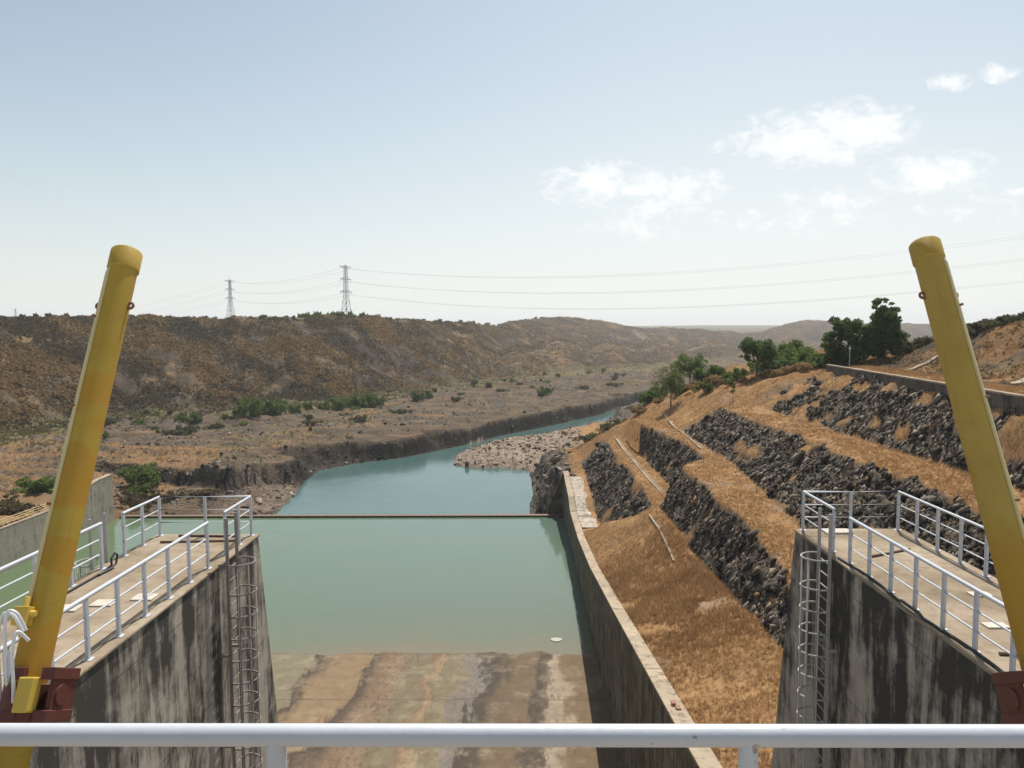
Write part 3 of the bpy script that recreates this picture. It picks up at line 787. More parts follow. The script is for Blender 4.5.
def railing(label, path, z, posts, mat=None, group='white pipe railings on the piers', H=1.05, rr=.037, pw=.040, mids=(.36, .70)):
    mat = mat or M['white']
    e = empty('pipe_railing', (path[0][0], path[0][1], z), label, 'railing', group)
    MB().tube([(x, y, z + H) for x, y in path], rr, 12).build('handrail', mat, e)
    for h in mids: MB().tube([(x, y, z + h) for x, y in path], .018, 8).build('mid_rail', mat, e)
    for x, y in posts:
        MB().box(x - pw * .7, x + pw * .7, y - pw, y + pw, z, z + H - .01).box(x - .075, x + .075, y - .075, y + .075, z - .004, z + .014).build('post', mat, e, .006)
    return e
step = .945
xl = LX1 - .14; xo = LX0 + .14
railing('white railing along the channel side of the left pier deck', [(xl, 4.6), (xl, 16.6)], DZ, [(xl, 16.56 - step * i) for i in range(13)])
railing('white three-sided railing round the far end of the left pier deck', [(xl, 17.54), (xl, LN - .14), (xo, LN - .14), (xo, 17.48)], DZ,
        [(xl, 17.58), (xl, 18.45), (xl, LN - .14), ((xl + xo) / 2, LN - .14), (xo, LN - .14), (xo, 18.4), (xo, 17.52)])
railing('white railing along the outer left edge of the left pier deck', [(xo, 4.6), (xo, 16.58)], DZ, [(xo, 16.54 - 1.15 * i) for i in range(11)])
xr = RX0 + .16; xq = RX1 - .16
railing('white railing along the channel side of the right pier deck', [(xr, 4.6), (xr, 16.9)], DZ, [(xr, 16.86 - step * i) for i in range(14)])
railing('white railing round the far end and outer right edge of the right pier deck', [(xr, 17.74), (xr, RN - .14), (xq, RN - .14), (xq, 4.6)], DZ,
        [(xr, 17.78), (xr, RN - .14), ((xr + xq) / 2, RN - .14), (xq, RN - .14)] + [(xq, RN - .14 - step * (i + 1)) for i in range(15)])

def ladder(label, xw, out, y0, y1, mat, bottom=-24.0):
    """caged ladder: xw is the wall face, out = +1 or -1 the side the cage is on"""
    xs = xw + out * .22; z1 = DZ + 1.1
    e = empty('caged_ladder', (xs, (y0 + y1) / 2, bottom), label, 'ladder', 'caged ladders on the pier faces')
    for y in (y0, y1):
        MB().box(xs - .035, xs + .035, y - .02, y + .02, bottom, z1).build('stringer', mat, e)
    z = bottom + .2
    while z < DZ + .05:
        MB().tube([(xs, y0, z), (xs, y1, z)], .016, 6).build('rung', mat, e); z += .30
    yc = (y0 + y1) / 2; r = .37
    hoop = lambda a: (xs + out * (.10 + (r + .06) * math.sin(a)), yc + (r) * math.cos(a))
    z = bottom + 2.0; zz = []
    while z < DZ + .1: zz.append(z); z += .53
    zz[-1] = DZ + .0
    for z in zz:
        pts = [(xs, y1 + .0, z)] + [(*hoop(a), z) for a in np.linspace(.0, math.pi, 15)] + [(xs, y0, z)]
        MB().tube(pts, .022, 6).build('cage_hoop', mat, e)
    for a in (.35, .95, 1.57, 2.2, 2.8):
        q = hoop(a)
        MB().tube([(q[0], q[1], zz[0]), (q[0], q[1], DZ + (.0))], .014, 6).build('cage_strap', mat, e)
    z = bottom + 1.0
    while z < DZ - .2:
        MB().box(min(xw - out * .02, xs), max(xw - out * .02, xs), y0 - .03, y0 + .03, z, z + .06).box(min(xw - out * .02, xs), max(xw - out * .02, xs), y1 - .03, y1 + .03, z, z + .06).build('wall_bracket', mat, e); z += 2.2
    return e
ladder('rusty brown caged ladder on the channel face of the left pier', LX1, 1, 16.78, 17.36, M['primer'])
ladder('pale caged ladder on the channel face of the right pier', RX0, -1, 17.05, 17.68, M['galv'])
ladder('pale caged ladder on the outer left face of the left pier', LX0, -1, 16.75, 17.35, M['galv'])

# ------------------------------------------------------ hydraulic cylinders
def cylinder(label, top, bot, D, mat, side):
    top = Vector(top); bot = Vector(bot); ax = (top - bot).normalized()
    e = empty('hydraulic_cylinder', bot, label, 'hydraulic cylinder', 'yellow gate cylinders')
    L = (top - bot).length
    rot = Vector((0, 0, 1)).rotation_difference(ax).to_matrix().to_4x4()
    # the parts are written along local z, then turned as one with their thing
    e.rotation_euler = rot.to_euler()
    r = D / 2
    def part(mb, nm, m, bevel=0.0):
        o = mb.build(nm, m, None, bevel); o.parent = e; return o
    n = 40
    part(MB().tube([(0, 0, -3.2), (0, 0, L - .08)], r, n), 'barrel', mat)
    cap = MB().tube([(0, 0, L - .36), (0, 0, L - .34), (0, 0, L - .02), (0, 0, L)], [r + .002, r + .022, r + .022, r + .008], n)
    capo = part(cap, 'end_cap', mat)
    for k in range(22):
        a = 2 * math.pi * k / 22
        b = MB().tube([((r - .035) * math.cos(a), (r - .035) * math.sin(a), L - .02), ((r - .035) * math.cos(a), (r - .035) * math.sin(a), L + .022)], .02, 6).build('bolt', mat, capo)
    for s in (-1, 1):
        lo = [(s * (r + .03) + .05 * math.cos(a), 0, L - 1.0 + .05 * math.sin(a)) for a in [k * math.pi / 6 for k in range(12)]]
        part(MB().tube(lo, .022, 8, closed=True), 'lifting_lug', M['rust'])
    # supply pipe clipped along the outer side of the barrel
    a = math.radians(238 if side < 0 else -52)
    cx, cy = (r + .012) * math.cos(a), (r + .012) * math.sin(a)
    po = part(MB().tube([(cx, cy, .9), (cx, cy, L - .5), (cx * .9, cy * .9, L - .4)], .03, 12), 'supply_pipe', M['pipe'])
    for z in np.linspace(1.2, L - 1.3, 4):
        MB().tube([(cx * .96, cy * .96, z), (cx * 1.32, cy * 1.32, z)], .022, 8).build('pipe_clip', M['rust'], po)
    # valve block
    fb = MB().box(-.10, .10, -.09, .09, -.1, .14, Matrix.Translation((side * .10, -r - .05, 1.15)))
    fb.tube([(side * .10 - .16, -r - .06, 1.2), (side * .10 + .16, -r - .06, 1.2)], .045, 10).tube([(side * .10, -r - .06, 1.0), (side * .10, -r - .06, 1.42)], .04, 10)
    part(fb, 'valve_block', M['yellow2'], .01)
    g = -side * .20; q = .22      # the cradle sits a little inboard of the barrel
    # gimbal collar and red-oxide brackets
    part(MB().tube([(0, 0, -.34), (0, 0, -.33), (0, 0, .33), (0, 0, .34)], [r + .003, r + .05, r + .05, r + .003], n), 'gimbal_collar', M['red'])
    part(MB().box(g - .10, g + .10, -r - .17, -r + .03, q - .22, q + .20), 'cradle_cover', M['yellow2'], .02)
    for s in (-1, 1):
        for z in (-.34, .17):
            bk = MB().box(g + (.11 if s > 0 else -.29), g + (.29 if s > 0 else -.11), -r - .06, r + .10, q + z, q + z + .15)
            part(bk, 'bracket_arm', M['red'], .012)
        part(MB().box(g + s * .24 - .03, g + s * .24 + .03, -r + .02, r + .1, q - .19, q + .17), 'bracket_web', M['red'])
        part(MB().tube([(g + s * .26, -.02, q - .01), (g + s * .30, -.02, q - .01)], .13, 24), 'trunnion_disc', M['red'])
    return e
cylinder('yellow hydraulic cylinder with ochre patches leaning outward on the left', (-6.5, 12.28, 1.33), (-6.5, 9.2, -4.9), .435, M['yellowL'], -1)
cylinder('faded plain yellow hydraulic cylinder leaning outward on the right', (6.77, 12.62, 1.42), (6.79, 9.2, -4.95), .445, M['yellowR'], 1)
for s, xx, nm in ((-1, -6.85, 'left'), (1, 7.2, 'right')):
    o = MB().box(min(xx, s * 7.6), max(xx, s * 7.6), 8.95, 9.45, -5.36, -5.0).build('trunnion_pedestal', M['red'], None, .02)
    tag(o, 'red-brown steel pedestal under the %s yellow cylinder at the deck edge' % nm, 'pedestal')
HL = [[(-7.02, 9.75, -3.92), (-7.12, 9.72, -3.68), (-7.26, 9.70, -3.72), (-7.32, 9.70, -4.2), (-7.36, 9.7, -5.0), (-7.6, 9.6, -5.6)],
      [(-6.94, 9.7, -3.88), (-7.00, 9.62, -3.62), (-7.12, 9.6, -3.66), (-7.16, 9.6, -4.3), (-7.14, 9.58, -5.0), (-7.3, 9.5, -5.6)],
      [(-6.86, 9.62, -3.98), (-6.92, 9.50, -3.82), (-6.98, 9.48, -4.1), (-7.0, 9.48, -4.7), (-7.1, 9.45, -5.2), (-7.35, 9.4, -5.6)]]
def spline(P, n=8):
    P = [Vector(p) for p in P]; out = []
    for i in range(len(P) - 1):
        p0, p1, p2, p3 = P[max(i-1, 0)], P[i], P[i+1], P[min(i+2, len(P)-1)]
        for k in range(n):
            t = k / n
            out.append(.5 * ((2*p1) + (p2-p0)*t + (2*p0-5*p1+4*p2-p3)*t*t + (3*p1-p0-3*p2+p3)*t**3))
    return out + [P[-1]]
for P, lb in zip(HL, ('outermost white hydraulic hose looping beside the left yellow cylinder', 'middle white hydraulic hose looping beside the left yellow cylinder', 'shortest white hydraulic hose nearest the left yellow cylinder')):
    o = MB().tube([p + Vector((.52, -.45, .05)) for p in spline(P)], .021, 10).build('hydraulic_hose', M['hose'], None); tag(o, lb, 'hose', 'white hoses at the left cylinder')

# -------------------------------------------------- the bridge the eye is on
dk = MB().box(-14, 14, -3.2, 2.15, -2.55, -2.18).build('bridge_deck', M['deck'], None, .02)
tag(dk, 'concrete bridge deck the picture is taken from', 'bridge', kind='structure')
RY, RZ = 1.9, -1.075
fr = empty('pipe_railing', (0, RY, -2.18), 'white painted pipe railing across the bottom of the picture', 'railing')
MB().tube([(-13.8, RY, RZ), (13.8, RY, RZ)], .0285, 24).build('handrail', M['white'], fr)
for h in (-.38, -.74): MB().tube([(-13.8, RY, RZ + h), (13.8, RY, RZ + h)], .018, 12).build('mid_rail', M['white'], fr)
for i in range(-10, 11):
    x = -.66 + i * 1.26
    MB().tube([(x, RY, -2.18), (x, RY, RZ - .005)], .026, 16).box(x - .07, x + .07, RY - .07, RY + .07, -2.185, -2.165).build('post', M['white'], fr)

# ---------------------------------------------------------- pylons and wires
def pylon(label, x, y, zb, H, yaw):
    e = empty('power_pylon', (x, y, zb), label, 'pylon', 'lattice pylons on the skyline')
    e.rotation_euler = (0, 0, yaw)
    def half(h): return np.interp(h / H, [0, .5, 1], [3.6, 1.35, .75])
    lv = [0, .14, .26, .37, .47, .56, .64, .72, .79, .86, .93, 1.0]
    mb = MB(); th = .17
    cs = [(1, 1), (-1, 1), (-1, -1), (1, -1)]
    for a, b in zip(lv[:-1], lv[1:]):
        ha, hb = half(a * H), half(b * H)
        for i in range(4):
            p, q = cs[i], cs[(i + 1) % 4]
            mb.tube([(p[0]*ha, p[1]*ha, a*H), (p[0]*hb, p[1]*hb, b*H)], th * 1.25, 4)
            mb.tube([(p[0]*ha, p[1]*ha, a*H), (q[0]*hb, q[1]*hb, b*H)], th * .7, 4)
            mb.tube([(q[0]*ha, q[1]*ha, a*H), (p[0]*hb, p[1]*hb, b*H)], th * .7, 4)
            mb.tube([(p[0]*hb, p[1]*hb, b*H), (q[0]*hb, q[1]*hb, b*H)], th * .7, 4)
    o = mb.build('lattice_tower', M['steel'], None); o.parent = e
    arms = []
    for f, w in ((.975, 5.6), (.76, 5.4), (.55, 5.9)):
        h = f * H; k = half(h); mb = MB()
        for s in (-1, 1):
            for yy in (-1, 1):
                mb.tube([(s*k, yy*k, h), (s*w, 0, h + .2)], th, 4); mb.tube([(s*k, yy*k, h + 1.7 if f < .95 else h - 1.5), (s*w, 0, h + .2)], th * .8, 4)
            mb.tube([(s*w, 0, h + .2), (s*w, 0, h - 1.5)], th * .9, 4)
        o = mb.build('cross_arm', M['steel'], None); o.parent = e
    return [(s * w, f * H - 1.5) for f, w in ((.975, 5.6), (.76, 5.4), (.55, 5.9)) for s in (-1, 1)]
def far_xy(x, Y): return ((x - 521) / 740 * Y, Y)
pa = far_xy(347, 570); pb = far_xy(231, 780); p0 = (331, 258); pc = far_xy(14, 1900)
def heading(a, b): return math.atan2(b[1] - a[1], b[0] - a[0]) - math.pi / 2
YAW = heading(pa, p0)
zA, zB = 5.0, 11.5
atA = pylon('tall grey lattice pylon above the dark tree line on the ridge', *pa, zA, 46, YAW)
pylon('smaller grey lattice pylon on the grassy hump left of the tall one', *pb, zB, 44, YAW)
pylon('tiny faint lattice pylon on the skyline at the far left', *pc, 22, 42, YAW)
z0 = 13.0
pylon('lattice pylon on the right bank beyond the edge of the picture', *p0, z0, 46, YAW)
def wires(label, a, za, b, zb_, sag, Ha=46, Hb=46, r=.085):
    for (s, h) in atA:
        ca, sa = math.cos(YAW), math.sin(YAW)
        A_ = Vector((a[0] + s*ca, a[1] + s*sa, za + h * Ha / 46)); B_ = Vector((b[0] + s*ca, b[1] + s*sa, zb_ + h * Hb / 46))
        pts = []
        for k in range(41):
            t = k / 40; p = A_.lerp(B_, t); p.z -= sag * 4 * t * (1 - t); pts.append(p)
        o = MB().tube(pts, r, 4).build('power_line', M['wire'], None)
        tag(o, label, 'power line', label.replace('thin power line', 'power lines'))
wires('thin power line sagging from the tall pylon across the sky to the right', pa, zA, p0, z0, 20, r=.04)
wires('thin power line strung between the two pylons on the ridge', pb, zB, pa, zA, 5.5, Ha=44, r=.05)
wires('thin power line running from the smaller pylon to the far left', pc, 22, pb, zB, 26, 42, 44, r=.05)

# ---------------------------------------------------------------- vegetation
def leaf_arrays(centers, radii, per, size, flat=.8, rg=rng):
    """leaf quads scattered in clumps: returns verts, faces"""
    V = []
    for c, r, n in zip(centers, radii, per):
        d = rg.normal(size=(n, 3)); d /= np.linalg.norm(d, axis=1)[:, None]
        p = np.array(c) + d * (r * rg.uniform(.25, 1, (n, 1)) ** .6) * np.array([1, 1, flat])
        a = rg.normal(size=(n, 3)); a /= np.linalg.norm(a, axis=1)[:, None]
        b = np.cross(a, rg.normal(size=(n, 3))); b /= np.linalg.norm(b, axis=1)[:, None] + 1e-9
        s = size * rg.uniform(.6, 1.3, (n, 1))
        V.append(np.stack([p - a*s, p + b*s*.5, p + a*s, p - b*s*.5], 1))
    V = np.concatenate(V); n = len(V)
    return V.reshape(-1, 3), np.arange(n * 4).reshape(n, 4)

def tree(name, label, base, H, crown, leaf, group=None, leaves=2600, size=.16, clump=26, trunk_h=.35, r0=.14, lean=(0, 0), cat='tree', seed=1):
    """crown: list of (dx, dy, z, rx, rz) ellipsoids in metres above the base"""
    rg = np.random.default_rng(seed)
    e = empty(name, base, label, cat, group)
    cs = []; rs = []
    vol = np.array([c[3] ** 2 * c[4] for c in crown]); vol = vol / vol.sum()
    for c, v in zip(crown, vol):
        k = max(4, int(clump * v))
        for _ in range(k):
            d = rg.normal(size=3); d /= np.linalg.norm(d); q = rg.uniform(.35, 1.0)
            cs.append((c[0] + d[0]*c[3]*q, c[1] + d[1]*c[3]*q, c[2] + d[2]*c[4]*q)); rs.append(rg.uniform(.2, .42) * c[3])
    per = [max(10, int(leaves * r * r / sum(x*x for x in rs))) for r in rs]
    V, F = leaf_arrays(cs, rs, per, size, .75, rg)
    mesh_from_arrays('crown', V, F, leaf, e)
    mb = MB(); fork = Vector((lean[0] * trunk_h, lean[1] * trunk_h, H * trunk_h))
    mb.tube([(0, 0, -.3), (fork.x * .4, fork.y * .4, fork.z * .5), fork], [r0 * 1.25, r0, r0 * .8], 8)
    for i in rg.choice(len(cs), min(len(cs), 14), replace=False):
        p = Vector(cs[i]); m = fork.lerp(p, .5) + Vector((rg.normal() * .15, rg.normal() * .15, .15))
        mb.tube([fork, m, p], [r0 * .55, r0 * .32, r0 * .10], 5)
    o = mb.build('trunk', M['bark'], None); o.parent = e
    return e

def stand(x, y): return (x, y, hz(x, y))
def on_right(xp, Y): return stand((xp - 521) / 740 * Y, Y)

tree('broad_tree', 'large dark green broad tree on the brown bank left of the right cylinder', on_right(857, 112), 9, [(-2.2, 0, 4.6, 2.4, 2.6), (-.6, .5, 3.6, 2.6, 2.8), (-3.4, .2, 2.4, 2.2, 2.2), (1.2, 0, 3.2, 2.4, 2.8), (-1.0, -.5, 1.6, 3.0, 1.5), (2.4, -.3, 2.4, 2.2, 2.4)], M['leaf_dark'], None, 11000, .24, 90, .18, .2, seed=3).scale = (1.08, 1.08, 1.08)
tree('broad_tree', 'tallest dark green tree on the bank, its top cutting the skyline', on_right(880, 112.5), 9.5, [(0, 0, 5.6, 2.3, 2.6), (.6, .3, 3.6, 2.7, 2.5), (-.8, 0, 7.0, 1.5, 1.5), (1.2, 0, 6.6, 1.2, 1.3), (0, 0, 2.0, 2.6, 1.7), (-1.4, -.3, 4.2, 2.2, 2.4)], M['leaf_dark'], None, 10000, .24, 80, .2, .2, seed=4).scale = (1.08, 1.08, 1.1)
tree('round_tree', 'compact dark tree standing above the end of the stone terraces', on_right(756, 121), 6.6, [(-.2, 0, 4.9, 2.6, 1.7), (.9, .2, 3.8, 2.3, 1.5), (-1.4, 0, 3.7, 1.5, 1.2), (2.2, 0, 2.6, 1.5, 1.2)], M['leaf_dark'], None, 8000, .19, 70, .32, .15, seed=5)
tree('thin_tree', 'slender light green thin-leaved tree at the far end of the second terrace', on_right(671, 133), 8.6, [(-.4, 0, 5.2, 2.8, 2.4), (1.0, .5, 4.4, 2.6, 2.0), (-2.2, 0, 3.8, 1.8, 1.4), (2.2, 0, 6.0, 1.6, 1.3), (0, 0, 7.3, 1.5, 1.2), (.2, 0, 3.4, 1.5, 1.0)], M['leaf_light'], None, 4600, .13, 90, .30, .11, seed=6)
tree('bushy_tree', 'fresh green bushy tree behind the slender thin-leaved one', on_right(690, 145), 7, [(0, 0, 3.8, 2.8, 2.5), (-2.2, 0, 2.8, 2.2, 1.8), (2.0, 0, 4.2, 2.0, 1.8)], M['leaf_mid'], None, 4200, .18, 60, .25, .12, seed=7)
tree('sapling', 'tiny bright green sapling on the grass slope below the compact dark tree', on_right(733, 112), 2.6, [(0, 0, 1.9, .55, .8)], M['leaf_mid'], None, 220, .12, 10, .4, .03, seed=8)

def bush_proto(name, leaf, seed, n=900, size=.16, wide=1.0):
    rg = np.random.default_rng(seed)
    cs = [(rg.normal() * .55 * wide, rg.normal() * .55 * wide, rg.uniform(.2, .95)) for _ in range(16)]
    rs = [rg.uniform(.28, .55) for _ in cs]
    V, F = leaf_arrays(cs, rs, [n // 16] * 16, size, .85, rg)
    V[:, 2] = np.maximum(V[:, 2], -.05)
    o = mesh_from_arrays(name, V, F, leaf); return o
def spread(proto, spots, label, cat, group):
    for i, (x, y, s, sz) in enumerate(spots):
        o = proto if i == 0 else proto.copy()
        if i: COL.objects.link(o)
        o.location = (x, y, hz(x, y) - .08 * sz); o.scale = (s, s, sz); o.rotation_euler = (0, 0, random.uniform(0, 6.28))
        tag(o, label, cat, group)
# bushes at the foot of the brown hill, placed by image column and estimated range
def bush_spots(lst): return [((xp - 521) / 740 * Y, Y, s, sz) for xp, Y, s, sz in lst]
spread(bush_proto('green_bush', M['leaf_mid'], 21), bush_spots([(246, 232, 3.2, 5.6), (258, 238, 2.2, 4.2), (274, 240, 3.0, 4.6), (292, 244, 1.9, 2.8), (338, 250, 2.3, 3.6), (349, 262, 1.6, 3.2), (306, 250, 1.4, 2.4)]),
       'bright green rounded bush in the row at the foot of the brown hill', 'bush', 'bright green bushes below the hill')
spread(bush_proto('dark_bush', M['leaf_dark'], 22), bush_spots([(190, 222, 2.0, 2.2), (357, 262, 2.4, 5.0), (368, 266, 2.0, 4.6), (376, 270, 1.8, 3.4), (416, 292, 2.0, 3.2), (427, 300, 1.8, 3.0), (322, 252, 1.8, 2.2), (546, 330, 2.2, 2.4), (541, 326, 1.5, 2.6)]),
       'dark green bush on the valley floor beyond the river', 'bush', 'dark green bushes on the valley floor')
spread(bush_proto('olive_bush', M['leaf_dull'], 23, wide=1.3), bush_spots([(175, 200, 2.2, 1.8), (182, 205, 2.0, 1.9), (165, 202, 2.0, 1.4), (214, 214, 1.8, 1.4), (230, 226, 1.8, 1.2), (400, 250, 2.0, 1.6), (455, 290, 1.6, 1.4), (360, 228, 1.6, 2.0), (310, 220, 1.6, 1.2), (615, 380, 2.4, 2.0), (585, 360, 2.0, 1.6), (500, 330, 1.8, 1.6)]),
       'low olive brown bush on the dry valley floor beyond the river', 'bush', 'olive bushes on the valley floor')
spread(bush_proto('leafy_bush', M['leaf_mid'], 24), [(-77, 146, 2.8, 3.2), (-80, 152, 2.6, 2.2), (-74, 141, 1.8, 1.8), (-83, 124, 3.2, 2.6), (-76, 126, 2.2, 1.9), (-88, 132, 2.6, 2.2)],
       'light green bush near the end of the far left basin wall', 'bush', 'green bushes by the left basin wall')
spread(bush_proto('dry_bush', M['brush'], 25, wide=1.3), [(-72.5, 138, 2.0, 1.7), (-68, 141, 1.9, 1.3), (-63, 144, 2.0, 1.2), (-71, 134, 1.9, 2.0), (-80, 112, 2.2, 2.0), (-76, 108, 2.0, 1.8)],
       'dry dark brown bush behind the far left basin wall', 'bush', 'dry bushes by the left basin wall')
spread(bush_proto('bank_bush', M['leaf_mid'], 26), [((x - 521) / 740 * y, y, s, z) for x, y, s, z in ((652, 150, 1.9, 2.0), (662, 152, 1.7, 2.2), (702, 140, 2.0, 2.6), (717, 138, 1.6, 2.2), (797, 126, 2.4, 2.4), (787, 128, 2.4, 2.0), (808, 124, 2.0, 2.0), (650, 160, 2.0, 2.0), (706, 128, 1.2, 1.4), (680, 138, 1.3, 1.6), (765, 128, 1.8, 2.6), (812, 118, 1.6, 1.8), (795, 134, 2.2, 3.0), (640, 170, 1.8, 2.2))],
       'leafy green bush on the right bank between the trees', 'bush', 'green bushes on the right bank')
spread(bush_proto('bank_scrub', M['leaf_dark'], 27), [((x - 521) / 740 * y, y, s, z) for x, y, s, z in ((733, 124, 1.6, 1.6), (738, 126, 1.4, 1.8), (772, 122, 1.8, 1.5), (784, 122, 1.8, 1.4), (826, 113, 2.0, 1.8), (838, 112, 1.8, 1.5))],
       'dark green shrub under the trees of the right bank', 'shrub', 'dark shrubs on the right bank')
spread(bush_proto('shore_bush', M['leaf_dull'], 28, wide=1.2), [((x - 521) / 740 * y, y, s, z) for x, y, s, z in ((556, 152, 1.1, 1.0), (588, 166, 2.0, 1.2), (602, 172, 2.2, 1.6), (615, 165, 2.0, 1.6), (625, 170, 2.2, 2.2), (607, 160, 1.3, 1.0))],
       'dull olive shrub on the sandy bank above the river rocks', 'shrub', 'shore shrubs by the river rocks')
spread(bush_proto('skyline_bush', M['leaf_dull'], 29, wide=1.2), [((x - 521) / 740 * y, y, s, z) for x, y, s, z in ((965, 98, 1.2, .8), (975, 98, 1.4, .9), (988, 97, 1.5, .7), (1000, 96, 1.4, .9), (1012, 95, 1.3, 1.1), (1020, 94, 1.2, 1.5), (918, 112, 1.8, 2.0), (908, 112, 1.4, 1.6), (925, 110, .8, 1.4), (1035, 94, 1.6, 1.8))],
       'dull green bush on the skyline of the right bank', 'bush', 'bushes on the right skyline')

spread(bush_proto('russet_bush', M['hill_straw'], 41, wide=1.2), [((x - 521) / 740 * y, y, s, z) for x, y, s, z in ((700, 134, 1.5, 1.3), (712, 132, 1.2, 1.5), (722, 130, 1.6, 1.4), (745, 119, 1.2, 1.0), (775, 117, 1.6, 1.2), (790, 116, 1.4, 1.1), (640, 146, 1.5, 1.2), (660, 143, 1.2, 1.0), (805, 114, 1.5, 1.0), (685, 138, 1.4, 1.2))],
       'russet dry bush among the green growth on the right bank', 'bush', 'russet bushes on the right bank')
# far ridge trees
gpl = np.random.default_rng(77); sp1 = []; sp2 = []
for k in range(46):
    uq = gpl.uniform(-.62, .14); Yq = float(np.interp(uq, HU, HYB)) * gpl.uniform(.80, 1.0)
    (sp1 if k % 2 else sp2).append((uq * Yq, Yq, gpl.uniform(.9, 2.0), gpl.uniform(.8, 2.2)))
spread(bush_proto('scrub_bush', M['leaf_mid'], 43, 500), sp1, 'small green scrub bush dotted along the foot of the long hill', 'bush', 'small green scrub at the hill foot')
spread(bush_proto('scrub_bush', M['leaf_dull'], 44, 500), sp2, 'small olive scrub bush dotted along the foot of the long hill', 'bush', 'small olive scrub at the hill foot')
def ridge_y(xp, f=1.03): return float(np.interp((xp - 521) / 740, HU, HYC)) * f
pro = bush_proto('ridge_tree', M['leaf_dark'], 31, 160, .4)
sp = []
rr = np.random.default_rng(5)
for xp in np.concatenate([np.linspace(303, 400, 46), np.linspace(402, 545, 34)]):
    xq = xp + rr.normal() * 2; Y = ridge_y(xq, rr.uniform(1.01, 1.12)); k = 1.7 if xq < 380 else 1.15
    sp.append(((xq - 521) / 740 * Y, Y, rr.uniform(.8, 1.5) * 1.25, rr.uniform(.8, 1.9) * k))
spread(pro, sp, 'small dark tree in the plantation line along the far ridge', 'tree', 'trees along the far ridge')
pro2 = bush_proto('skyline_tree', M['leaf_dull'], 32, 160, .4)
sp = []
for xp in list(np.linspace(2, 300, 36)) + [253, 262, 603, 616, 640, 652, 670]:
    xq = xp + rr.normal() * 3; Y = ridge_y(xq, 1.0 + rr.uniform(.0, .05))
    sp.append(((xq - 521) / 740 * Y, Y, rr.uniform(.5, 1.2), rr.uniform(.5, 1.5)))
spread(pro2, sp, 'small scattered bush on the skyline of the brown hill', 'bush', 'bushes along the hill skyline')
x_, y_ = (848 - 521) / 740 * 104, 104.0
o = MB().tube([(0, 0, -.2), (0, 0, 3.1)], .05, 8).box(-.22, .22, -.03, .03, 2.7, 2.8).build('marker_post', M['white'], None); o.location = (x_, y_, hz(x_, y_))
tag(o, 'thin white post in front of the large dark tree on the bank', 'post')

# dry grass, weeds, brush and rubble: masses nobody could count
def blades(P, h, w, n, lean=.5):
    k = len(P); P = np.repeat(P, n, 0); m = len(P)
    off = rng.normal(size=(m, 2)) * .16 * np.repeat(h, n)[:, None] * 1.4
    a = rng.uniform(0, 2*np.pi, m); hh = np.repeat(h, n) * rng.uniform(.5, 1.15, m)
    b = P.copy(); b[:, :2] += off; b[:, 2] -= .03
    dx = np.stack([np.cos(a), np.sin(a), np.zeros(m)], 1) * (w * np.repeat(h, n))[:, None]
    tip = b + np.stack([rng.normal(size=m) * lean * hh, rng.normal(size=m) * lean * hh, hh], 1)
    V = np.stack([b - dx, b + dx, tip], 1).reshape(-1, 3)
    return V, np.arange(m * 3).reshape(m, 3)

N = 300000
yy = np.exp(rng.uniform(math.log(26), math.log(185), N)); xx = rng.uniform(8.4, 70, N)
keep = (xx / yy < .80); xx, yy = xx[keep], yy[keep]
z, g, ex = ground(xx, yy)
inslab = (xx < 11.2) & (yy > 101) & (yy < 129)
road = (xx > ex['K8'] + .5) & (xx < ex['K8'] + 7.5) & (yy < 105)
pden = np.where(g['rock'] > .3, .34 * smooth(-.3, .3, fbm(xx / 1.5, yy / 2.5, 3, 78)), .9 * g['dry'] * (1 - g['grey'])) * np.where(inslab, .0, 1) * smooth(-.35, .2, fbm(xx / 5, yy / 7, 3, 77) + .15)
k = (rng.uniform(size=len(xx)) < pden) & ex['right'] & (ex['sd'] > 3)
P = np.stack([xx[k], yy[k], z[k]], 1)
fill = smooth(82, 74, P[:, 1]) * smooth(17, 15, P[:, 0]) * smooth(40, 55, P[:, 1])
h = (.21 + .20 * fill + .10 * (P[:, 0] > 46)) * rng.uniform(.6, 1.4, len(P))
V, F = blades(P, h, .045, 9, .42)
o = mesh_from_arrays('dry_grass', V, F, M['straw']); tag(o, 'tan dry grass covering the terraces and the fill beside the basin wall', 'grass', kind='stuff')

N = 300000
uu = rng.uniform(-.78, .42, N); tt = rng.uniform(-.3, 1.02, N)
Yb = np.interp(uu, HU, HYB); Yc = np.interp(uu, HU, HYC); yy = Yb + tt * (Yc - Yb); xx = uu * yy
z, g, ex = ground(xx, yy)
clumpy = fbm(xx / 14, yy / 14, 3, 55)
k = (rng.uniform(size=N) < np.where(tt > 0, .62, .10) * smooth(-.42, .25, clumpy + .5 * fbm(xx / 55, yy / 55, 3, 58))) & ~ex['right'] & (ex['sd'] > 6)
xx, yy, z = xx[k], yy[k], z[k]; n = len(xx)
sc = np.clip(yy / 260, .7, 2.6)
tanp = (rng.uniform(size=n) < .75 * smooth(-.02, .22, 1.5 * fbm(xx / 34 + 5, yy / 34, 4, 57) + .08 * rng.normal(size=n)))
P = np.stack([xx, yy, z + .15 * sc], 1)
V, F = leaf_arrays(P[tanp], rng.uniform(.25, .7, tanp.sum()) * sc[tanp], [6] * int(tanp.sum()), .42, .7)
o = mesh_from_arrays('dry_tussocks', V, F, M['hill_straw']); tag(o, 'orange brown dry tussocks in patches on the long hillside', 'tussocks', kind='stuff')
V, F = leaf_arrays(P[~tanp], rng.uniform(.25, .7, (~tanp).sum()) * sc[~tanp], [4] * int((~tanp).sum()), .36, .7)
o = mesh_from_arrays('dry_brush', V, F, M['brush']); tag(o, 'dry brown brush scattered over the long hillside', 'brush', kind='stuff')

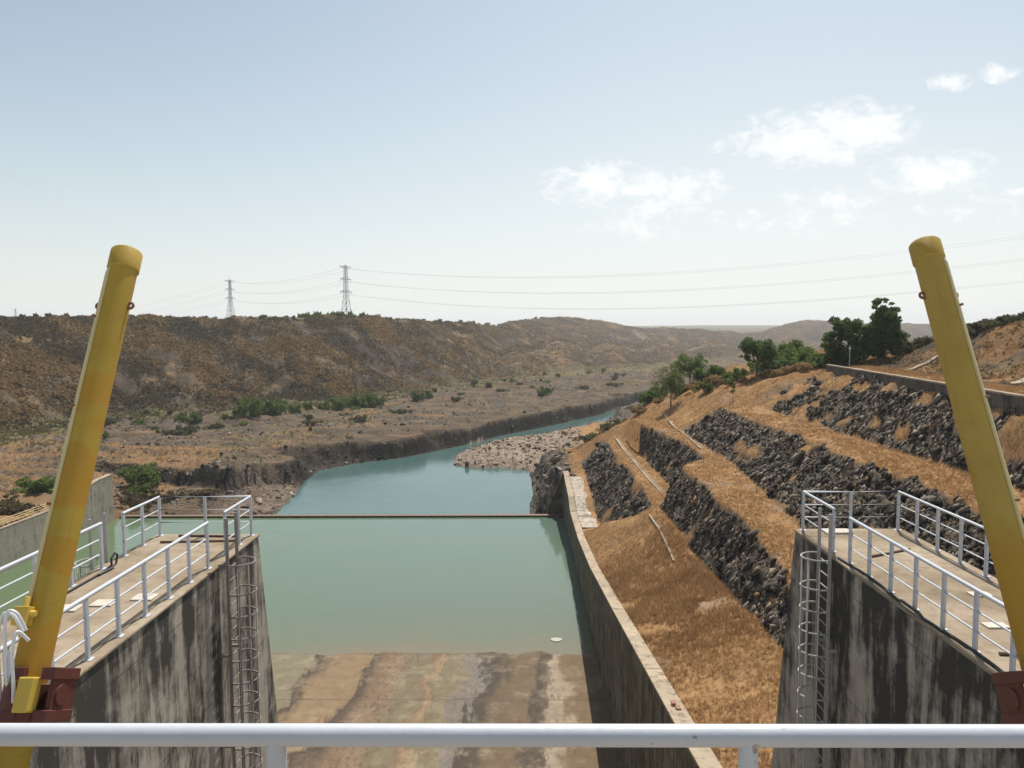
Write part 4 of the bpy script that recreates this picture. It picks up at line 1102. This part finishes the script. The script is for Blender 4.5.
N = 16000
xx = rng.uniform(42, 95, N); yy = rng.uniform(50, 135, N); z, g, ex = ground(xx, yy)
k = (xx > ex['K8'] + 7.5) & ex['right'] & (rng.uniform(size=N) < .75 * smooth(-.25, .2, fbm(xx / 4, yy / 4, 3, 111)))
P = np.stack([xx[k], yy[k], z[k] + .08], 1); n = len(P); hf = rng.uniform(size=n) < .62
V, F = leaf_arrays(P[hf], rng.uniform(.15, .42, hf.sum()), [7] * int(hf.sum()), .17, .7)
o = mesh_from_arrays('bank_tussocks', V, F, M['hill_straw']); tag(o, 'pale dry tussocks on the bank above the road on the right', 'tussocks', kind='stuff')
V, F = leaf_arrays(P[~hf], rng.uniform(.15, .45, (~hf).sum()), [8] * int((~hf).sum()), .15, .7)
o = mesh_from_arrays('bank_brush', V, F, M['brush']); tag(o, 'dark dry brush on the bank above the road on the right', 'brush', kind='stuff')
N = 110000
yy = np.exp(rng.uniform(math.log(128), math.log(420), N)); uu = rng.uniform(-.75, .2, N); xx = uu * yy
z, g, ex = ground(xx, yy)
k = ~ex['right'] & (ex['sd'] > 5) & (ex['t'] < .03) & (rng.uniform(size=N) < .15 + .7 * np.maximum(g['dry'], g['green']))
P = np.stack([xx[k], yy[k], z[k]], 1); gg = g['green'][k]
isg = rng.uniform(size=len(P)) < np.clip(gg * 1.1, 0, .9)
V, F = blades(P[~isg], .34 * rng.uniform(.5, 1.5, (~isg).sum()), .13, 6, .6)
o = mesh_from_arrays('dry_weeds', V, F, M['straw']); tag(o, 'sparse tan weeds on the stony valley floor left of the river', 'weeds', kind='stuff')
V, F = blades(P[isg], .62 * rng.uniform(.5, 1.5, isg.sum()), .13, 6, .5)
o = mesh_from_arrays('green_weeds', V, F, M['weed']); tag(o, 'yellow green weeds in a strip along the foot of the hill', 'weeds', kind='stuff')

CV = np.array([(x, y, z) for z in (-1, 1) for x, y in ((-1, -1), (1, -1), (1, 1), (-1, 1))], float)
CF = np.array([(0, 3, 2, 1), (4, 5, 6, 7), (0, 1, 5, 4), (1, 2, 6, 5), (2, 3, 7, 6), (3, 0, 4, 7)])
def stones(P, s, flat=.7, tall=1.0, lean=None):
    """rough broken blocks, each turned its own way"""
    n = len(P)
    jit = CV[None] * rng.uniform(.45, 1.15, (n, 8, 3))
    jit = jit * s[:, None, None] * np.stack([rng.uniform(.5, 1.2, n), rng.uniform(.5, 1.2, n), rng.uniform(.6, 1.2, n) * flat * tall], 1)[:, None, :]
    ax = rng.normal(size=(n, 3)); ax[:, 2] += 1.2; ax /= np.linalg.norm(ax, axis=1)[:, None]
    th = (rng.uniform(0, 6.28, n) if lean is None else rng.normal(0, .45, n))[:, None]; c, si = np.cos(th)[..., None], np.sin(th)[..., None]
    k = ax[:, None, :]
    jit = jit * c + np.cross(np.broadcast_to(k, jit.shape), jit) * si + k * (jit * k).sum(-1, keepdims=True) * (1 - c)
    if lean is not None:      # long axes lie up the slope
        sh = jit.copy(); cl_, sl_ = math.cos(lean), math.sin(lean)
        jit = np.stack([sh[..., 0] * cl_ + sh[..., 2] * sl_, sh[..., 1], -sh[..., 0] * sl_ + sh[..., 2] * cl_], -1)
    V = jit + P[:, None, :]
    return V.reshape(-1, 3), (CF[None] + (np.arange(n) * 8)[:, None, None]).reshape(-1, 4)
N = 620000
yy = np.exp(rng.uniform(math.log(30), math.log(142), N)); xx = rng.uniform(10, 45, N)
z, g, ex = ground(xx, yy)
k = (g['rock'] > .7) & ex['right'] & (rng.uniform(size=N) < .62 * smooth(-.35, .15, fbm(xx / 1.1, yy / 1.6, 3, 79)))
P = np.stack([xx[k], yy[k], z[k] - .09], 1)
V, F = stones(P, np.minimum(rng.gamma(1.4, .034, len(P)) + .03, .26), 1.0, 2.0, .75)
o = mesh_from_arrays('slope_rubble', V, F, M['rubble']); tag(o, 'dark broken stone facing the terrace slopes', 'rubble', kind='stuff')
N = 30000
yy = np.exp(rng.uniform(math.log(126), math.log(330), N)); uu = rng.uniform(-.6, .15, N); xx = uu * yy
z, g, ex = ground(xx, yy)
cl = (ex['sd'] > .3) & (ex['t'] < 0)
k = cl & (rng.uniform(size=N) < .006 + .30 * g['rock']) & (g['pale'] < .3)
P = np.stack([xx[k], yy[k], z[k]], 1); V, F = stones(P, np.minimum(rng.gamma(1.5, .15, len(P)) + .08, .8), .45)
o = mesh_from_arrays('river_boulders', V, F, M['rubble']); tag(o, 'dark boulders and ledge stones along the river banks', 'boulders', kind='stuff')
N = 14000
xx = rng.uniform(-66, 24, N); yy = rng.uniform(131, 245, N); z, g, ex = ground(xx, yy)
k = (g['pale'] > .35) & (ex['sd'] > .1) & (rng.uniform(size=N) < .35)
P = np.stack([xx[k], yy[k], z[k]], 1); V, F = stones(P, np.minimum(rng.gamma(1.5, .16, len(P)) + .10, .8), .38)
o = mesh_from_arrays('pale_stones', V, F, M['pale_rock']); tag(o, 'pale worn stones on the rocky point reaching into the river', 'stones', kind='stuff')

# ---------------------------------------------------------------------- haze
hb = MB().box(-8200, 8200, -60, 7300, -41, 74).build('haze', None, None)
hm = bpy.data.materials.new('air_haze'); hm.use_nodes = True
nt = hm.node_tree; nt.nodes.remove(nt.nodes['Principled BSDF'])
pv = nt.nodes.new('ShaderNodeVolumePrincipled'); pv.inputs['Density'].default_value = .00017; pv.inputs['Color'].default_value = (.98, .985, 1, 1); pv.inputs['Anisotropy'].default_value = .25
nt.links.new(pv.outputs[0], nt.nodes['Material Output'].inputs['Volume'])
hb.data.materials.append(hm); tag(hb, 'pale dry-season haze in the air', 'haze', kind='stuff')

# ------------------------------------------------------------- sky and light
world = bpy.data.worlds.new('World'); scene.world = world; world.use_nodes = True
nt = world.node_tree; nd = nt.nodes; lk = nt.links
bg = nd['Background']
sky = nd.new('ShaderNodeTexSky'); sky.sky_type = 'NISHITA'; sky.sun_disc = False
sky.sun_elevation = R(SUN_EL); sky.sun_rotation = R(SUN_AZ); sky.altitude = 200; sky.air_density = 1.0; sky.dust_density = 2.0; sky.ozone_density = .5
tc = nd.new('ShaderNodeTexCoord')
sep = nd.new('ShaderNodeSeparateXYZ'); lk.new(tc.outputs['Generated'], sep.inputs[0])
def wm(op, a, b=None, clamp=False):
    k = nd.new('ShaderNodeMath'); k.operation = op; k.use_clamp = clamp
    for i, v in enumerate((a, b)):
        if v is None: continue
        if isinstance(v, (int, float)): k.inputs[i].default_value = v
        else: lk.new(v, k.inputs[i])
    return k.outputs[0]
yy_ = wm('MAXIMUM', sep.outputs[1], .02)
U = wm('DIVIDE', sep.outputs[0], yy_); Vv = wm('DIVIDE', sep.outputs[2], yy_)
comb = nd.new('ShaderNodeCombineXYZ'); lk.new(U, comb.inputs[0]); lk.new(wm('MULTIPLY', Vv, 1.5), comb.inputs[1])
def wn(scale, detail, rough, dist=0):
    k = nd.new('ShaderNodeTexNoise'); lk.new(comb.outputs[0], k.inputs['Vector']); k.inputs['Scale'].default_value = scale
    k.inputs['Detail'].default_value = detail; k.inputs['Roughness'].default_value = rough; k.inputs['Distortion'].default_value = dist
    return k.outputs['Fac']
n1 = wn(22, 8, .62, .4); n2 = wn(70, 6, .65); 
clouds = [(592,186,50,20,1.05), (660,190,72,15,1.0), (850,136,58,24,1.2), (790,146,62,22,1.1), (805,162,58,12,.9), (925,180,62,21,1.0), (938,93,22,8,.85), (985,84,22,9,.95),
          (650,212,52,13,.72), (715,153,13,8,.7), (830,202,60,13,.62), (1008,196,22,7,.7), (800,224,120,18,.46), (640,232,80,14,.42), (960,215,70,14,.46)]
tot = None
for x, y, rx, ry, s in clouds:
    u0 = (x - 521) / 740; v0 = (331 - y) / 740
    du = wm('DIVIDE', wm('SUBTRACT', U, u0), rx / 740 * 1.35); dv = wm('DIVIDE', wm('SUBTRACT', Vv, v0), ry / 740 * 1.55)
    d = wm('SQRT', wm('ADD', wm('MULTIPLY', du, du), wm('MULTIPLY', dv, dv)))
    f = wm('MULTIPLY', wm('SUBTRACT', 1.0, d, True), s)
    tot = f if tot is None else wm('MAXIMUM', tot, f)
dens = wm('ADD', tot, wm('ADD', wm('MULTIPLY', wm('SUBTRACT', n1, .5), 2.3), wm('MULTIPLY', wm('SUBTRACT', n2, .5), 1.1)))
gate = wm('MULTIPLY', tot, 5.0, True)
rp = nd.new('ShaderNodeMapRange'); rp.interpolation_type = 'SMOOTHSTEP'; lk.new(wm('MULTIPLY', dens, gate), rp.inputs[0])
rp.inputs[1].default_value = .14; rp.inputs[2].default_value = .95; rp.inputs[3].default_value = 0; rp.inputs[4].default_value = .78
fwd = wm('GREATER_THAN', sep.outputs[1], .05)
cf = wm('MULTIPLY', rp.outputs[0], fwd)
hs = nd.new('ShaderNodeHueSaturation'); lk.new(sky.outputs[0], hs.inputs['Color']); hs.inputs['Saturation'].default_value = .88; hs.inputs['Value'].default_value = .60
veil = nd.new('ShaderNodeMix'); veil.data_type = 'RGBA'; tint = nd.new('ShaderNodeMix'); tint.data_type = 'RGBA'; tint.blend_type = 'MULTIPLY'; tint.inputs[0].default_value = 1.0; lk.new(hs.outputs[0], tint.inputs[6]); tint.inputs[7].default_value = (.97, 1.06, 1.02, 1); lk.new(tint.outputs[2], veil.inputs[6]); veil.inputs[7].default_value = (5.35, 5.48, 5.38, 1)   # thin dry-season overcast veil
sx, sy = math.sin(R(SUN_AZ)), math.cos(R(SUN_AZ))          # the veil is thicker towards the sun
tow = wm('POWER', wm('MAXIMUM', wm('ADD', wm('MULTIPLY', sep.outputs[0], sx), wm('MULTIPLY', sep.outputs[1], sy)), 0.0), 5.0)
fall = wm('MULTIPLY', wm('MAXIMUM', sep.outputs[2], 0.0), wm('SUBTRACT', wm('MULTIPLY', tow, 3.5), 5.6))
lk.new(wm('MULTIPLY', wm('POWER', 2.718, fall), .95), veil.inputs[0])
mx = nd.new('ShaderNodeMix'); mx.data_type = 'RGBA'; lk.new(cf, mx.inputs[0]); lk.new(veil.outputs[2], mx.inputs[6]); mx.inputs[7].default_value = (5.9, 5.95, 5.9, 1)
lk.new(mx.outputs[2], bg.inputs[0]); bg.inputs[1].default_value = .145

sd_ = bpy.data.lights.new('sun', 'SUN'); sd_.energy = 4.4; sd_.angle = R(.55); sd_.color = (1.0, .95, .87)
so = bpy.data.objects.new('sun', sd_); link(so)
el, az = R(SUN_EL), R(SUN_AZ)
to_sun = Vector((math.sin(az) * math.cos(el), math.cos(az) * math.cos(el), math.sin(el)))
so.rotation_euler = to_sun.to_track_quat('Z', 'Y').to_euler(); so.location = to_sun * 60

# -------------------------------------------------------------------- camera
cd = bpy.data.cameras.new('camera'); cam = bpy.data.objects.new('camera', cd); link(cam)
cd.sensor_width = 36; cd.lens = 36 * 740 / 1024; cd.clip_start = .05; cd.clip_end = 20000
cam.matrix_world = Matrix.Rotation(.0122, 4, 'Z') @ Matrix.Rotation(R(90 - 4.1), 4, 'X') @ Matrix.Rotation(R(-.3), 4, 'Z')
scene.camera = cam
vs_ = scene.view_settings; vs_.view_transform = 'Standard'; vs_.look = 'None'; vs_.gamma = 1; vs_.exposure = .32; vs_.use_curve_mapping = False
scene.cycles.max_bounces = 6; scene.cycles.volume_bounces = 0; scene.cycles.use_denoising = True
